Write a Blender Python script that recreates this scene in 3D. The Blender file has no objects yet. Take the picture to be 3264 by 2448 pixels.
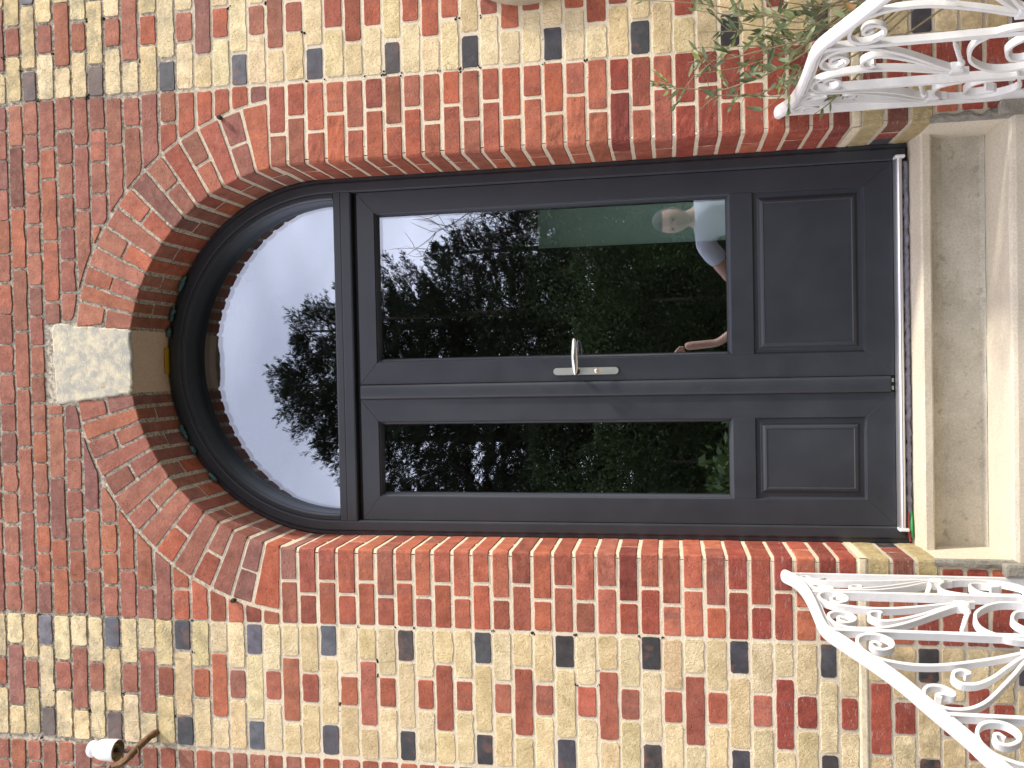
import bpy, bmesh, math, random
import numpy as np
from mathutils import Vector, Matrix, Quaternion, noise
random.seed(7); np.random.seed(7)
C = bpy.context.scene.collection
S = bpy.context.scene
PI = math.pi
R_ = math.radians

# ------------------------------------------------------------------ camera
cam_d = bpy.data.cameras.new('camera'); cam = bpy.data.objects.new('camera', cam_d); C.objects.link(cam)
CAMP = Vector((-.0492, -2.629, -1.011))
yaw, pitch, roll = -.0191, .1806, -.0172
f_ = Vector((math.sin(yaw)*math.cos(pitch), math.cos(yaw)*math.cos(pitch), math.sin(pitch)))
r0 = Vector((math.cos(yaw), -math.sin(yaw), 0)); u0 = r0.cross(f_)
rr = math.cos(roll)*r0 + math.sin(roll)*u0
uu = -math.sin(roll)*r0 + math.cos(roll)*u0
m = Matrix((-uu, rr, -f_)).transposed().to_4x4(); m.translation = CAMP   # the phone was held on its side
cam.matrix_world = m
cam_d.sensor_fit = 'HORIZONTAL'; cam_d.sensor_width = 36; cam_d.lens = 2734/3264*36
cam_d.clip_start = .02; cam_d.clip_end = 300
S.camera = cam

# ------------------------------------------------------------------ sky, sun, exposure
SUN = Vector((.675, -.215, .709)).normalized()
W = bpy.data.worlds.new('World'); S.world = W; W.use_nodes = True
nt = W.node_tree; nt.nodes.clear()
out = nt.nodes.new('ShaderNodeOutputWorld'); bg = nt.nodes.new('ShaderNodeBackground')
sky = nt.nodes.new('ShaderNodeTexSky'); sky.sky_type = 'NISHITA'; sky.sun_disc = False
sky.sun_elevation = math.asin(SUN.z); sky.sun_rotation = math.atan2(SUN.x, SUN.y)
tc = nt.nodes.new('ShaderNodeTexCoord'); mp = nt.nodes.new('ShaderNodeMapping'); mp.inputs['Scale'].default_value = (1.3, 1.3, 3.2)
nz = nt.nodes.new('ShaderNodeTexNoise'); nz.inputs['Scale'].default_value = 1.7; nz.inputs['Detail'].default_value = 3.5; nz.inputs['Roughness'].default_value = .58
rp = nt.nodes.new('ShaderNodeMapRange'); rp.inputs[1].default_value = .36; rp.inputs[2].default_value = .68; rp.inputs[3].default_value = .45; rp.inputs[4].default_value = .97
mx = nt.nodes.new('ShaderNodeMix'); mx.data_type = 'RGBA'; mx.inputs['B'].default_value = (25.5, 24.9, 27, 1)
L = nt.links.new
L(tc.outputs['Generated'], mp.inputs[0]); L(mp.outputs[0], nz.inputs['Vector']); L(nz.outputs['Fac'], rp.inputs[0]); L(rp.outputs[0], mx.inputs['Factor'])
L(sky.outputs[0], mx.inputs['A']); L(mx.outputs['Result'], bg.inputs[0]); bg.inputs[1].default_value = .1; L(bg.outputs[0], out.inputs[0])
sd = bpy.data.lights.new('sun', 'SUN'); so = bpy.data.objects.new('sun', sd); C.objects.link(so)
sd.energy = 5.0; sd.angle = R_(4); sd.color = (1, .93, .82)
so.rotation_mode = 'QUATERNION'; so.rotation_quaternion = SUN.to_track_quat('Z', 'Y')
S.view_settings.view_transform = 'Standard'; S.view_settings.look = 'None'; S.view_settings.gamma = 1; S.view_settings.exposure = .12
S.view_settings.use_curve_mapping = False
S.render.engine = 'CYCLES'; S.cycles.max_bounces = 10; S.cycles.transparent_max_bounces = 16

# ------------------------------------------------------------------ helpers
def tag(o, label, cat, group=None, kind=None):
    if label: o['label'] = label
    if cat: o['category'] = cat
    if group: o['group'] = group
    if kind: o['kind'] = kind
    return o
def root(name, loc, label, cat, group=None):
    o = bpy.data.objects.new(name, None); C.objects.link(o); o.location = loc; o.empty_display_size = .05
    return tag(o, label, cat, group)
def wloc(o):
    v = Vector(o.location)
    while o.parent: o = o.parent; v += Vector(o.location)
    return v
def add(name, me, mat=None, parent=None, loc=(0, 0, 0)):
    """loc = world position of the mesh's own origin"""
    o = bpy.data.objects.new(name, me); C.objects.link(o)
    if mat is not None and not me.materials: me.materials.append(mat)
    if parent: o.parent = parent; o.location = Vector(loc) - wloc(parent)
    else: o.location = loc
    return o
def mesh(name, v, f, smooth=False):
    me = bpy.data.meshes.new(name); me.from_pydata([tuple(x) for x in v], [], f); me.update()
    if smooth: me.polygons.foreach_set('use_smooth', [True]*len(me.polygons))
    return me
class MB:
    def __init__(s): s.v = []; s.f = []; s.sm = []
    def add(s, v, f, sm=False):
        b = len(s.v); s.v += [tuple(x) for x in v]; s.f += [[i+b for i in q] for q in f]; s.sm += [sm]*len(f)
    def mesh(s, name):
        me = mesh(name, s.v, s.f); me.polygons.foreach_set('use_smooth', s.sm); return me
    def box(s, x0, x1, y0, y1, z0, z1, b=.0):
        """box with bevelled edges"""
        bm = bmesh.new(); bmesh.ops.create_cube(bm, size=1)
        for w in bm.verts: w.co = Vector(((x0+x1)/2+w.co.x*(x1-x0), (y0+y1)/2+w.co.y*(y1-y0), (z0+z1)/2+w.co.z*(z1-z0)))
        if b: bmesh.ops.bevel(bm, geom=bm.edges[:], offset=b, segments=2, affect='EDGES', profile=.6)
        bm.verts.index_update(); s.add([w.co[:] for w in bm.verts], [[w.index for w in q.verts] for q in bm.faces]); bm.free()
    def tube(s, pts, rad, n=8, cap=True, flat=None):
        """tube along pts; rad = number or list; flat=(a,b): ellipse factors along frame axes"""
        pts = [Vector(p) for p in pts]; k = len(pts)
        if not hasattr(rad, '__len__'): rad = [rad]*k
        T = [(pts[min(i+1, k-1)]-pts[max(i-1, 0)]).normalized() for i in range(k)]
        a = T[0].orthogonal().normalized(); v = []; f = []
        for i in range(k):
            a = (a - a.dot(T[i])*T[i]).normalized(); b = T[i].cross(a)
            for j in range(n):
                t = 2*PI*j/n; v.append(pts[i]+rad[i]*(math.cos(t)*a+math.sin(t)*b))
        for i in range(k-1):
            for j in range(n): f.append([i*n+j, i*n+(j+1) % n, (i+1)*n+(j+1) % n, (i+1)*n+j])
        s.add(v, f, True)
        if cap: s.add(v[:n], [list(range(n))[::-1]]); s.add(v[-n:], [list(range(n))])
    def lathe(s, prof, o, ax='Z', n=24):
        o = Vector(o); v = []; f = []; k = len(prof)
        for (r, h) in prof:
            for j in range(n):
                t = 2*PI*j/n; c_, s_ = r*math.cos(t), r*math.sin(t)
                v.append(o+Vector({'Z': (c_, s_, h), 'Y': (c_, h, s_), 'X': (h, c_, s_)}[ax]))
        for i in range(k-1):
            for j in range(n): f.append([i*n+j, i*n+(j+1) % n, (i+1)*n+(j+1) % n, (i+1)*n+j])
        s.add(v, f, True)
def ctr(me):
    """move a mesh's origin to its centre; return that centre"""
    n = len(me.vertices); a = np.empty(n*3); me.vertices.foreach_get('co', a); a = a.reshape(-1, 3)
    c = (a.min(0)+a.max(0))/2; me.vertices.foreach_set('co', (a-c).ravel()); me.update(); return Vector(c)
def part(name, mb, mat, parent, label=None):
    me = mb.mesh(name) if isinstance(mb, MB) else mb
    c = ctr(me); o = add(name, me, mat, parent, c)
    if label: o['label'] = label
    return o
def spline(pts, n=6):
    P = [np.array(p, float) for p in pts]; P = [2*P[0]-P[1]]+P+[2*P[-1]-P[-2]]; o = []
    for i in range(1, len(P)-2):
        a, b, c, d = P[i-1:i+3]
        for k in range(n):
            t = k/n; o.append(.5*((2*b)+(c-a)*t+(2*a-5*b+4*c-d)*t*t+(3*b-a-3*c+d)*t**3))
    o.append(P[-2]); return o

# ------------------------------------------------------------------ materials
def NM(name, rough=.6, col=(.5, .5, .5), metal=0):
    m = bpy.data.materials.new(name); m.use_nodes = True; t = m.node_tree; p = t.nodes['Principled BSDF']
    if name in ('conifer needles', 'hedge leaves'): p.inputs['Specular IOR Level'].default_value = .15
    p.inputs['Roughness'].default_value = rough; p.inputs['Base Color'].default_value = (*col, 1); p.inputs['Metallic'].default_value = metal
    return m, t, p
class G:
    """terse node graph helper"""
    def __init__(s, t): s.t = t
    def n(s, ty, **k):
        q = s.t.nodes.new(ty)
        for a, b in k.items(): setattr(q, a, b)
        return q
    def l(s, a, b): s.t.links.new(a, b)
    def set(s, i, v):
        if hasattr(v, 'is_linked') or hasattr(v, 'links'): s.l(v, i)
        else: i.default_value = v
    def pos(s): return s.n('ShaderNodeNewGeometry').outputs['Position']
    def noise(s, vec, sc, det=4, ro=.55, dist=0):
        q = s.n('ShaderNodeTexNoise'); q.inputs['Scale'].default_value = sc; q.inputs['Detail'].default_value = det; q.inputs['Roughness'].default_value = ro; q.inputs['Distortion'].default_value = dist
        s.l(vec, q.inputs['Vector']); return q.outputs['Fac']
    def vor(s, vec, sc, feat='F1'):
        q = s.n('ShaderNodeTexVoronoi', feature=feat); q.inputs['Scale'].default_value = sc; s.l(vec, q.inputs['Vector']); return q.outputs['Distance']
    def rng(s, v, a, b, c=0., d=1.):
        q = s.n('ShaderNodeMapRange'); s.l(v, q.inputs[0])
        for i, x in enumerate((a, b, c, d)): q.inputs[i+1].default_value = x
        return q.outputs[0]
    def math(s, op, a, b=None):
        q = s.n('ShaderNodeMath', operation=op); s.set(q.inputs[0], a)
        if b is not None: s.set(q.inputs[1], b)
        return q.outputs[0]
    def mix(s, fac, a, b, mode='MIX'):
        q = s.n('ShaderNodeMix', data_type='RGBA', blend_type=mode); s.set(q.inputs['Factor'], fac)
        for nm, v in (('A', a), ('B', b)):
            if isinstance(v, tuple): v = (*v, 1) if len(v) == 3 else v
            s.set(q.inputs[nm], v)
        return q.outputs['Result']
    def scale(s, vec, x, y, z):
        q = s.n('ShaderNodeMapping'); q.inputs['Scale'].default_value = (x, y, z); s.l(vec, q.inputs[0]); return q.outputs[0]
    def bump(s, h, dist, strength=1, nrm=None):
        q = s.n('ShaderNodeBump'); q.inputs['Distance'].default_value = dist; q.inputs['Strength'].default_value = strength; s.l(h, q.inputs['Height'])
        if nrm: s.l(nrm, q.inputs['Normal'])
        return q.outputs[0]
    def sep(s, v):
        q = s.n('ShaderNodeSeparateXYZ'); s.l(v, q.inputs[0]); return q.outputs

def brick_mat(name, kind):
    m, t, p = NM(name, .8); g = G(t)
    a = g.n('ShaderNodeAttribute', attribute_name='Col')
    pos = g.pos()
    off = g.n('ShaderNodeVectorMath', operation='ADD'); g.l(pos, off.inputs[0])
    sc = g.n('ShaderNodeVectorMath', operation='SCALE'); sc.inputs[0].default_value = (37, 91, 53); g.l(a.outputs['Alpha'], sc.inputs['Scale']); g.l(sc.outputs[0], off.inputs[1])
    v = off.outputs[0]; z = g.sep(pos)[2]
    hi = g.rng(z, .15, .85)                                  # the wall is more weathered high up, away from the sheltered door
    n1 = g.noise(v, 22, 6, .6); n2 = g.noise(v, 170, 5, .65); n3 = g.noise(v, 55, 6, .6, .3)
    c = a.outputs['Color']
    if kind == 'red':
        c = g.mix(1, c, g.mix(g.rng(n1, .3, .7), (.72, .68, .68), (1.22, 1.24, 1.24)), 'MULTIPLY')
        c = g.mix(1, c, g.mix(g.rng(n2, .35, .68), (.80, .78, .76), (1.12, 1.14, 1.15)), 'MULTIPLY')
        band = g.noise(g.scale(v, 28, 28, 1.5), 1, 3)
        c = g.mix(g.rng(band, .56, .76, 0, .5), c, (.17, .085, .075))
        soot = g.math('MULTIPLY', g.rng(g.noise(v, 75, 5, .7), .60, .68), .55)
        c = g.mix(soot, c, (.075, .04, .034))
        dust = g.math('MULTIPLY', g.rng(n3, .52, .72), g.math('ADD', g.math('MULTIPLY', hi, .26), .10))
        c = g.mix(dust, c, (.42, .235, .175))
        low = g.rng(z, -.7, -1.5)                            # drier scuffs and pale paint scrapes near the handrails
        c = g.mix(g.math('MULTIPLY', g.math('MULTIPLY', g.rng(g.noise(g.scale(v, 1, 1, 3.5), 38, 6, .75), .58, .66), low), .55), c, (.46, .38, .36))
        pit = g.rng(g.noise(v, 120, 2, .5), .66, .74)
        h = g.math('SUBTRACT', g.math('ADD', g.math('MULTIPLY', n2, .35), g.math('MULTIPLY', n3, .55)), g.math('MULTIPLY', pit, .55))
        nb = g.bump(h, .0036, .85)
    elif kind == 'cream':
        c = g.mix(1, c, g.mix(g.rng(n1, .3, .7), (.76, .73, .66), (1.12, 1.12, 1.14)), 'MULTIPLY')
        pv = g.scale(v, 1.6, 1.6, 1.)
        nn = g.noise(pv, 60, 7, .68, .8); fine = g.noise(v, 300, 3, .6)
        hole = g.rng(g.noise(pv, 130, 3, .6, .4), .60, .68)
        c = g.mix(g.math('MULTIPLY', hole, .2), c, (.30, .23, .14))
        crk = g.math('MULTIPLY', g.rng(g.vor(g.scale(v, 1, 1, .35), 19, 'DISTANCE_TO_EDGE'), .0, .022, 1, 0), g.rng(g.noise(v, 13, 3), .56, .62))
        c = g.mix(g.math('MULTIPLY', crk, .3), c, (.12, .09, .05))
        bl = g.math('MULTIPLY', g.rng(g.noise(g.scale(v, 1, 1, 1.6), 10, 5, .7), .58, .74), .32); c = g.mix(bl, c, (.33, .29, .21))
        lich = g.math('MULTIPLY', g.rng(g.noise(v, 17, 7, .72), .47, .66), g.math('ADD', g.math('MULTIPLY', hi, .66), .09))
        c = g.mix(lich, c, (.27, .245, .18))
        low = g.rng(z, -1.15, -1.62)
        c = g.mix(g.math('MULTIPLY', g.math('MULTIPLY', g.rng(g.noise(v, 26, 7, .7), .35, .65), low), .7), c, (.30, .235, .135))
        h = g.math('SUBTRACT', g.math('ADD', g.math('MULTIPLY', nn, 1.0), g.math('MULTIPLY', fine, .22)), g.math('ADD', g.math('MULTIPLY', hole, .25), g.math('MULTIPLY', crk, .2)))
        nb = g.bump(h, .0070, .85); p.inputs['Roughness'].default_value = .9
    else:
        c = g.mix(1, c, g.mix(g.rng(n1, .3, .7), (.6, .6, .6), (1.5, 1.5, 1.55)), 'MULTIPLY')
        c = g.mix(g.math('MULTIPLY', g.rng(g.noise(v, 16, 4, .6), .56, .68), .75), c, (.17, .075, .055))
        crack = g.rng(g.vor(g.scale(v, 1, 1, .5), 26, 'DISTANCE_TO_EDGE'), .0, .05, 1, 0)
        crack = g.math('MULTIPLY', crack, g.rng(g.noise(v, 30, 3), .45, .6))
        c = g.mix(g.math('MULTIPLY', crack, .5), c, (.02, .018, .018))
        h = g.math('ADD', g.math('MULTIPLY', n2, .4), g.math('MULTIPLY', n3, .8))
        nb = g.bump(h, .002, .7); p.inputs['Roughness'].default_value = .5
    g.l(c, p.inputs['Base Color']); g.l(nb, p.inputs['Normal'])
    p.inputs['Specular IOR Level'].default_value = .3 if kind != 'dark' else .5
    return m
M_red, M_cream, M_dark = brick_mat('red brick', 'red'), brick_mat('cream brick', 'cream'), brick_mat('burnt brick', 'dark')

def mortar_mat():
    m, t, p = NM('mortar', .95); g = G(t); pos = g.pos(); z = g.sep(pos)[2]
    n = g.noise(pos, 9, 5, .6); f = g.noise(pos, 210, 4, .7); k = g.noise(pos, 90, 5, .7)
    c = g.mix(g.rng(n, .3, .7), (.66, .55, .40), (.79, .69, .52))
    w = g.rng(g.math('ADD', z, g.math('MULTIPLY', n, .8)), .62, 1.15)
    c = g.mix(w, c, g.mix(g.rng(k, .38, .60), (.19, .165, .13), (.60, .53, .42)))
    c = g.mix(g.rng(g.noise(pos, 55, 4, .7), .63, .7, 0, .7), c, (.10, .08, .05))
    lo = g.rng(z, -1.3, -1.65); c = g.mix(g.math('MULTIPLY', lo, .7), c, (.38, .34, .27))
    g.l(c, p.inputs['Base Color']); g.l(g.bump(g.math('ADD', f, g.math('MULTIPLY', k, 1.2)), .0028, .8), p.inputs['Normal'])
    p.inputs['Specular IOR Level'].default_value = .2
    return m
M_mortar = mortar_mat()
def rough_mat(name, c1, c2, c3, sc=6, bump=.002, rough=.85, spots=(.62, .70), fine=160, spotc=.6):
    m, t, p = NM(name, rough); g = G(t); pos = g.pos()
    n = g.noise(pos, sc, 7, .62); k = g.noise(pos, sc*5, 6, .65); f = g.noise(pos, fine, 4, .7)
    c = g.mix(g.rng(n, .32, .68), c1, c2); c = g.mix(g.rng(k, *spots, 0, spotc), c, c3)
    c = g.mix(1, c, g.mix(g.rng(f, .35, .65), (.86, .86, .86), (1.1, 1.1, 1.1)), 'MULTIPLY')
    g.l(c, p.inputs['Base Color']); g.l(g.bump(g.math('ADD', f, k), bump, .6), p.inputs['Normal']); p.inputs['Specular IOR Level'].default_value = .3
    return m
M_conc = rough_mat('concrete', (.54, .475, .37), (.62, .555, .445), (.40, .345, .26), 5, .0012, spots=(.64, .8), spotc=.5)
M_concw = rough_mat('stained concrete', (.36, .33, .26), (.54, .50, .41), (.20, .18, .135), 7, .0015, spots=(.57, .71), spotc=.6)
M_concd = rough_mat('rough grey mortar', (.20, .185, .15), (.33, .31, .26), (.12, .11, .085), 14, .006, spots=(.55, .7))
M_ledge = rough_mat('ledge render', (.62, .52, .35), (.72, .63, .46), (.5, .41, .26), 10, .0012)
M_soffit = rough_mat('smooth keystone underside', (.70, .53, .38), (.78, .60, .44), (.58, .43, .30), 8, .0006)
M_path = rough_mat('garden paving', (.045, .042, .038), (.07, .065, .056), (.03, .028, .025), 2, .003)
M_lawn = rough_mat('lawn', (.018, .034, .010), (.032, .052, .016), (.045, .045, .02), 3, .02, .95)

def keystone_mat():
    m, t, p = NM('lichened limestone', .95); g = G(t); pos = g.pos()
    n = g.noise(pos, 28, 8, .72); f = g.noise(pos, 240, 5, .7); b = g.noise(pos, 11, 3, .5)
    c = g.mix(g.rng(g.math('ADD', g.math('MULTIPLY', n, .75), g.math('MULTIPLY', b, .35)), .45, .62), (.74, .66, .47), (.44, .42, .37))
    c = g.mix(g.rng(g.noise(pos, 95, 5, .75), .56, .66, 0, .8), c, (.72, .68, .55))
    c = g.mix(g.rng(g.noise(pos, 30, 2, .4), .70, .74, 0, .85), c, (.55, .36, .08))
    g.l(c, p.inputs['Base Color']); g.l(g.bump(g.math('ADD', f, n), .006, .8), p.inputs['Normal']); return m
M_key = keystone_mat()

def paint_mat(name, col, rough, bsc, bd, dust=0):
    m, t, p = NM(name, rough, col); g = G(t); pos = g.pos()
    n = g.noise(pos, bsc, 4, .6); g.l(g.bump(n, bd, .5), p.inputs['Normal'])
    k = g.noise(pos, 7, 6, .65)
    c = g.mix(g.rng(k, .35, .65), tuple(x*.93 for x in col), tuple(x*1.08 for x in col))
    if dust:
        sm = g.noise(g.scale(pos, 1, 1, 1), 13, 7, .75)
        c = g.mix(g.rng(sm, .62, .78, 0, dust), c, (.25, .26, .27))
        g.l(g.rng(k, .3, .7, rough-.06, rough+.08), p.inputs['Roughness'])
    g.l(c, p.inputs['Base Color']); return m
M_door = paint_mat('anthracite coating', (.030, .0335, .042), .42, 900, .00025, .10)
M_gasket = NM('black gasket', .6, (.008, .008, .008))[0]
M_white = paint_mat('white gloss paint', (.70, .69, .675), .33, 70, .0018)
M_porc = paint_mat('white porcelain', (.82, .81, .78), .12, 40, .0003)
M_porcin = rough_mat('grimy porcelain skirt', (.25, .21, .12), (.5, .45, .3), (.06, .05, .03), 40, .001)
M_alu = NM('brushed aluminium', .32, (.78, .78, .80), .9)[0]
M_plas = NM('white plastic cap', .4, (.75, .75, .76))[0]
M_steel = NM('satin stainless steel', .36, (.66, .67, .62), .85)[0]
M_chrome = NM('satin nickel', .22, (.80, .76, .70), 1)[0]
M_brass = NM('pale brass cylinder', .35, (.78, .66, .5), .8)[0]
M_black = NM('black plastic', .5, (.012, .012, .012))[0]
M_foam = rough_mat('teal foam', (.06, .13, .13), (.10, .20, .20), (.04, .08, .08), 60, .004)
M_film = rough_mat('grey sealing film', (.16, .15, .19), (.27, .26, .31), (.08, .08, .1), 50, .003, .35)
M_yel = NM('yellow plastic', .4, (.62, .36, .02))[0]
M_redw = NM('red cable sheath', .4, (.45, .05, .06))[0]
M_grnw = NM('green cable sheath', .4, (.03, .30, .08))[0]
M_iron = rough_mat('rusty iron', (.05, .03, .028), (.10, .06, .05), (.02, .015, .015), 60, .002, .7)
M_vine = rough_mat('dry vine bark', (.13, .075, .04), (.22, .13, .07), (.05, .03, .02), 40, .004, .9)
M_plaque = rough_mat('pale stoneware', (.36, .29, .2), (.46, .38, .27), (.2, .16, .1), 12, .0015)
M_terra = rough_mat('terracotta', (.32, .13, .07), (.4, .18, .1), (.25, .1, .06), 10, .002)
def leaf_mat(name, top, var, rough=.5, trans=.25):
    m, t, p = NM(name, rough, top); g = G(t)
    n = g.noise(g.pos(), var, 2, .5); c = g.mix(g.rng(n, .3, .7), tuple(x*.55 for x in top), tuple(x*1.5 for x in top)); g.l(c, p.inputs['Base Color'])
    tr = g.n('ShaderNodeBsdfTranslucent'); g.l(c, tr.inputs[0]); ms = g.n('ShaderNodeMixShader'); ms.inputs[0].default_value = trans
    g.l(p.outputs[0], ms.inputs[1]); g.l(tr.outputs[0], ms.inputs[2]); g.l(ms.outputs[0], t.nodes['Material Output'].inputs[0]); return m
M_olive = leaf_mat('olive leaf', (.26, .31, .15), 18)
M_olive2 = leaf_mat('young olive leaf', (.36, .45, .14), 18)
M_olive4 = leaf_mat('dark olive leaf', (.15, .19, .10), 18)
M_olive3 = leaf_mat('dry leaf', (.5, .27, .1), 20)
M_stem = rough_mat('olive stem', (.22, .18, .1), (.32, .27, .16), (.15, .11, .06), 60, .001)
M_conif = leaf_mat('conifer needles', (.013, .020, .010), 1.2, .9, .06)
M_hedge = leaf_mat('hedge leaves', (.028, .048, .012), 1.5, .5, .2)
M_laurel = leaf_mat('laurel leaves', (.055, .09, .02), 3, .45, .25)
M_bark = rough_mat('bark', (.05, .04, .03), (.09, .07, .05), (.03, .025, .02), 8, .01)
M_int = NM('dark hall wall', .9, (.035, .03, .025))[0]
def frost():
    m, t, p = NM('green frosted glass', .5, (.36, .46, .41)); g = G(t); tr = g.n('ShaderNodeBsdfTranslucent'); tr.inputs[0].default_value = (.80, .95, .88, 1)
    ms = g.n('ShaderNodeMixShader'); ms.inputs[0].default_value = .85; g.l(p.outputs[0], ms.inputs[1]); g.l(tr.outputs[0], ms.inputs[2]); g.l(ms.outputs[0], t.nodes['Material Output'].inputs[0]); return m
M_panel = frost()

def glass_mat():
    """one coated pane: part mirrors, the rest lets light through, a little tinted"""
    m, t, p = NM('coated glass'); t.nodes.remove(p); g = G(t)
    fr = g.n('ShaderNodeFresnel'); fr.inputs[0].default_value = 1.5
    fac = g.math('ADD', g.math('MULTIPLY', fr.outputs[0], .9), .205)
    gl = g.n('ShaderNodeBsdfGlossy'); gl.inputs['Roughness'].default_value = 0; gl.inputs[0].default_value = (.80, .855, 1, 1)
    tr = g.n('ShaderNodeBsdfTransparent'); tr.inputs[0].default_value = (.90, .935, .915, 1)
    ms = g.n('ShaderNodeMixShader'); g.l(fac, ms.inputs[0]); g.l(tr.outputs[0], ms.inputs[1]); g.l(gl.outputs[0], ms.inputs[2])
    g.l(ms.outputs[0], t.nodes['Material Output'].inputs[0]); return m
M_glass = glass_mat()

# ------------------------------------------------------------------ ground and steps
HW = .625; RI = .628; RO = .838; AC = .16; DY = .22          # half opening, arch radii, arch centre height, reveal depth
GZ = -2.55
mb = MB(); mb.add([(-40, -45, GZ), (40, -45, GZ), (40, 12, GZ), (-40, 12, GZ)], [[0, 1, 2, 3]])
tag(add('ground', mb.mesh('ground'), M_lawn), None, None, None, 'structure')
mb = MB(); mb.box(-2.6, 2.6, -4.6, -.0, GZ-.05, GZ+.012)
tag(add('path', mb.mesh('path'), M_path), None, None, None, 'structure')

st = root('door_steps', (0, 0, GZ), 'worn concrete doorsteps below the grey double door', 'steps')
def prof_x(pr, x0, x1, n=14, jit=0):
    """a profile of (y,z) points swept along x"""
    b = MB(); v = []; f = []; k = len(pr)
    for i in range(n+1):
        x = x0+(x1-x0)*i/n
        for (y, z) in pr: v.append((x, y+random.uniform(-jit, jit), z+random.uniform(-jit, jit)))
    for i in range(n):
        for j in range(k-1): f.append([i*k+j, i*k+j+1, (i+1)*k+j+1, (i+1)*k+j])
    b.add(v, f); return b
# sill with a nosing, throat, riser, lower tread
part('sill', prof_x([(.33, -1.752), (.20, -1.7535), (.142, -1.762), (.134, -1.764), (.130, -1.769), (.131, -1.789), (.135, -1.794), (.166, -1.796)], -.634, .634, 24, .0006), M_conc, st)
part('riser', prof_x([(.166, -1.7965), (.172, -1.81), (.182, -1.823), (.191, -1.84), (.194, -1.9), (.191, -1.945), (.178, -1.957)], -.634, .634, 24, .0008), M_concw, st)
part('tread', prof_x([(.205, -1.9575), (.17, -1.9585), (.06, -1.960), (.008, -1.962), (-.002, -1.967), (-.006, -1.977), (-.006, -2.12)], -.70, .70, 24, .0008), M_conc, st)
# lower flight fans out towards the garden
for i in range(3):
    zt = -2.12-.145*i; y1 = -.30*(i)-.006; y0 = y1-.33; h = .70+.08*i
    b = MB(); b.box(-h, h, y0, .0, max(zt-.15, GZ), zt, .008); part('step', b, M_concd, st)
for sx in (-1, 1):                                             # rendered cheeks of the recess
    b = MB(); v = []; f = []
    ys = [0.004, .05, .10, .15, .20, .23]; zs = [-1.742, -1.775, -1.83, -1.88, -1.93, -1.965]
    for y in ys:
        for z in zs:
            rnd = .006*max(0, 1-abs(z+1.742)/.05)+.010*max(0, 1-y/.03)
            v.append((sx*(.6265-.0035+rnd*.6+random.uniform(-.0008, .0008)), y-.001, z+.016*y))
    k = len(zs)
    for i in range(len(ys)-1):
        for j in range(k-1):
            q = [i*k+j, i*k+j+1, (i+1)*k+j+1, (i+1)*k+j]; f.append(q if sx > 0 else q[::-1])
    b.add(v, f, True)
    part('cheek', b, M_conc, st)
    # rough mortar round the cheek's outer edge, spread over the brick face
    b = MB(); pts = []
    top = -1.757
    inn = [(.6215, z) for z in np.linspace(top+.004, -1.985, 16)]
    outr = [(.640+.016*noise.noise(Vector((3+sx, z*31, 1)))+.012*max(0, (-1.9-z)/.06)+.006, z) for z in np.linspace(top, -1.985, 16)]
    v = []; f = []
    for (a, c_) in zip(inn, outr):
        w = c_[0]-a[0]
        for q, dy in ((0, .004), (.12, -.003), (.5, -.0065), (.85, -.004), (1, .003)):
            v.append((sx*(a[0]+w*q), dy+random.uniform(-.0014, .0014), a[1]+random.uniform(-.002, .002)))
    for i in range(15):
        for j in range(4):
            q = [i*5+j, i*5+j+1, (i+1)*5+j+1, (i+1)*5+j]; f.append(q[::-1] if sx > 0 else q)
    b.add(v, f); part('mortar_edge', b, M_concd, st)
    b = MB(); b.box(min(sx*.628, sx*.6665), max(sx*.628, sx*.6665), -.035, .002, -2.12, -1.93, .008); part('mortar_block', b, M_concd, st)

# ------------------------------------------------------------------ brick walling
def setcol(me, col, rnd):
    a = me.color_attributes.new('Col', 'FLOAT_COLOR', 'POINT'); n = len(me.vertices)
    a.data.foreach_set('color', np.tile(np.array([*col, rnd], dtype=np.float32), n))
def outline(poly, rc, jit, seg):
    """polygon -> worn outline: clipped corners, slightly wavy edges"""
    n = len(poly); o = []
    for i in range(n):
        p = np.array(poly[i], float); q = np.array(poly[(i+1) % n], float); d = q-p; ln = np.hypot(*d)
        if ln < 1e-5: continue
        d /= ln; nn = np.array([-d[1], d[0]])
        r = min(rc*random.uniform(.5, 1.5), ln*.3); r2 = min(rc*random.uniform(.5, 1.5), ln*.3)
        o.append(p+d*r)
        k = max(1, int(round(ln/seg)))
        for j in range(1, k): o.append(p+d*(ln*j/k)+nn*random.gauss(0, jit))
        o.append(q-d*r2)
    return np.array(o)
def prism(poly, O, U, V, N, depth, bev=.0025, rc=.004, jit=.0007, seg=.036, tilt=.0004, proud=.0009):
    o = outline(poly, rc, jit, seg); n = len(o); c = o.mean(0); hw = np.maximum((o.max(0)-o.min(0))/2, .004)
    O, U, V, N = map(np.array, (O, U, V, N)); tu, tv = random.uniform(-tilt, tilt), random.uniform(-tilt, tilt); pr = random.uniform(-.3*proud, proud)
    def P(q, h):
        w = pr+tu*(q[0]-c[0])/hw[0]+tv*(q[1]-c[1])/hw[1]
        return O+U*q[0]+V*q[1]+N*(h+(w if h > -.5*depth else 0))
    b1 = 1-bev/hw; b2 = 1-.3*bev/hw
    v = [P(q, -depth) for q in o]+[P(q, -bev) for q in o]+[P(c+(q-c)*b2, -.35*bev) for q in o]+[P(c+(q-c)*b1, 0) for q in o]+[P(c, .0002)]
    f = []
    for r in range(3):
        for i in range(n):
            j = (i+1) % n; f.append([r*n+i, r*n+j, (r+1)*n+j, (r+1)*n+i])
    for i in range(n): f.append([3*n+i, 3*n+(i+1) % n, 4*n])
    return v, f
def var(col, s):
    k = 1+random.gauss(0, s); return tuple(max(.01, x*k*(1+random.gauss(0, s*.22))) for x in col)
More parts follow.
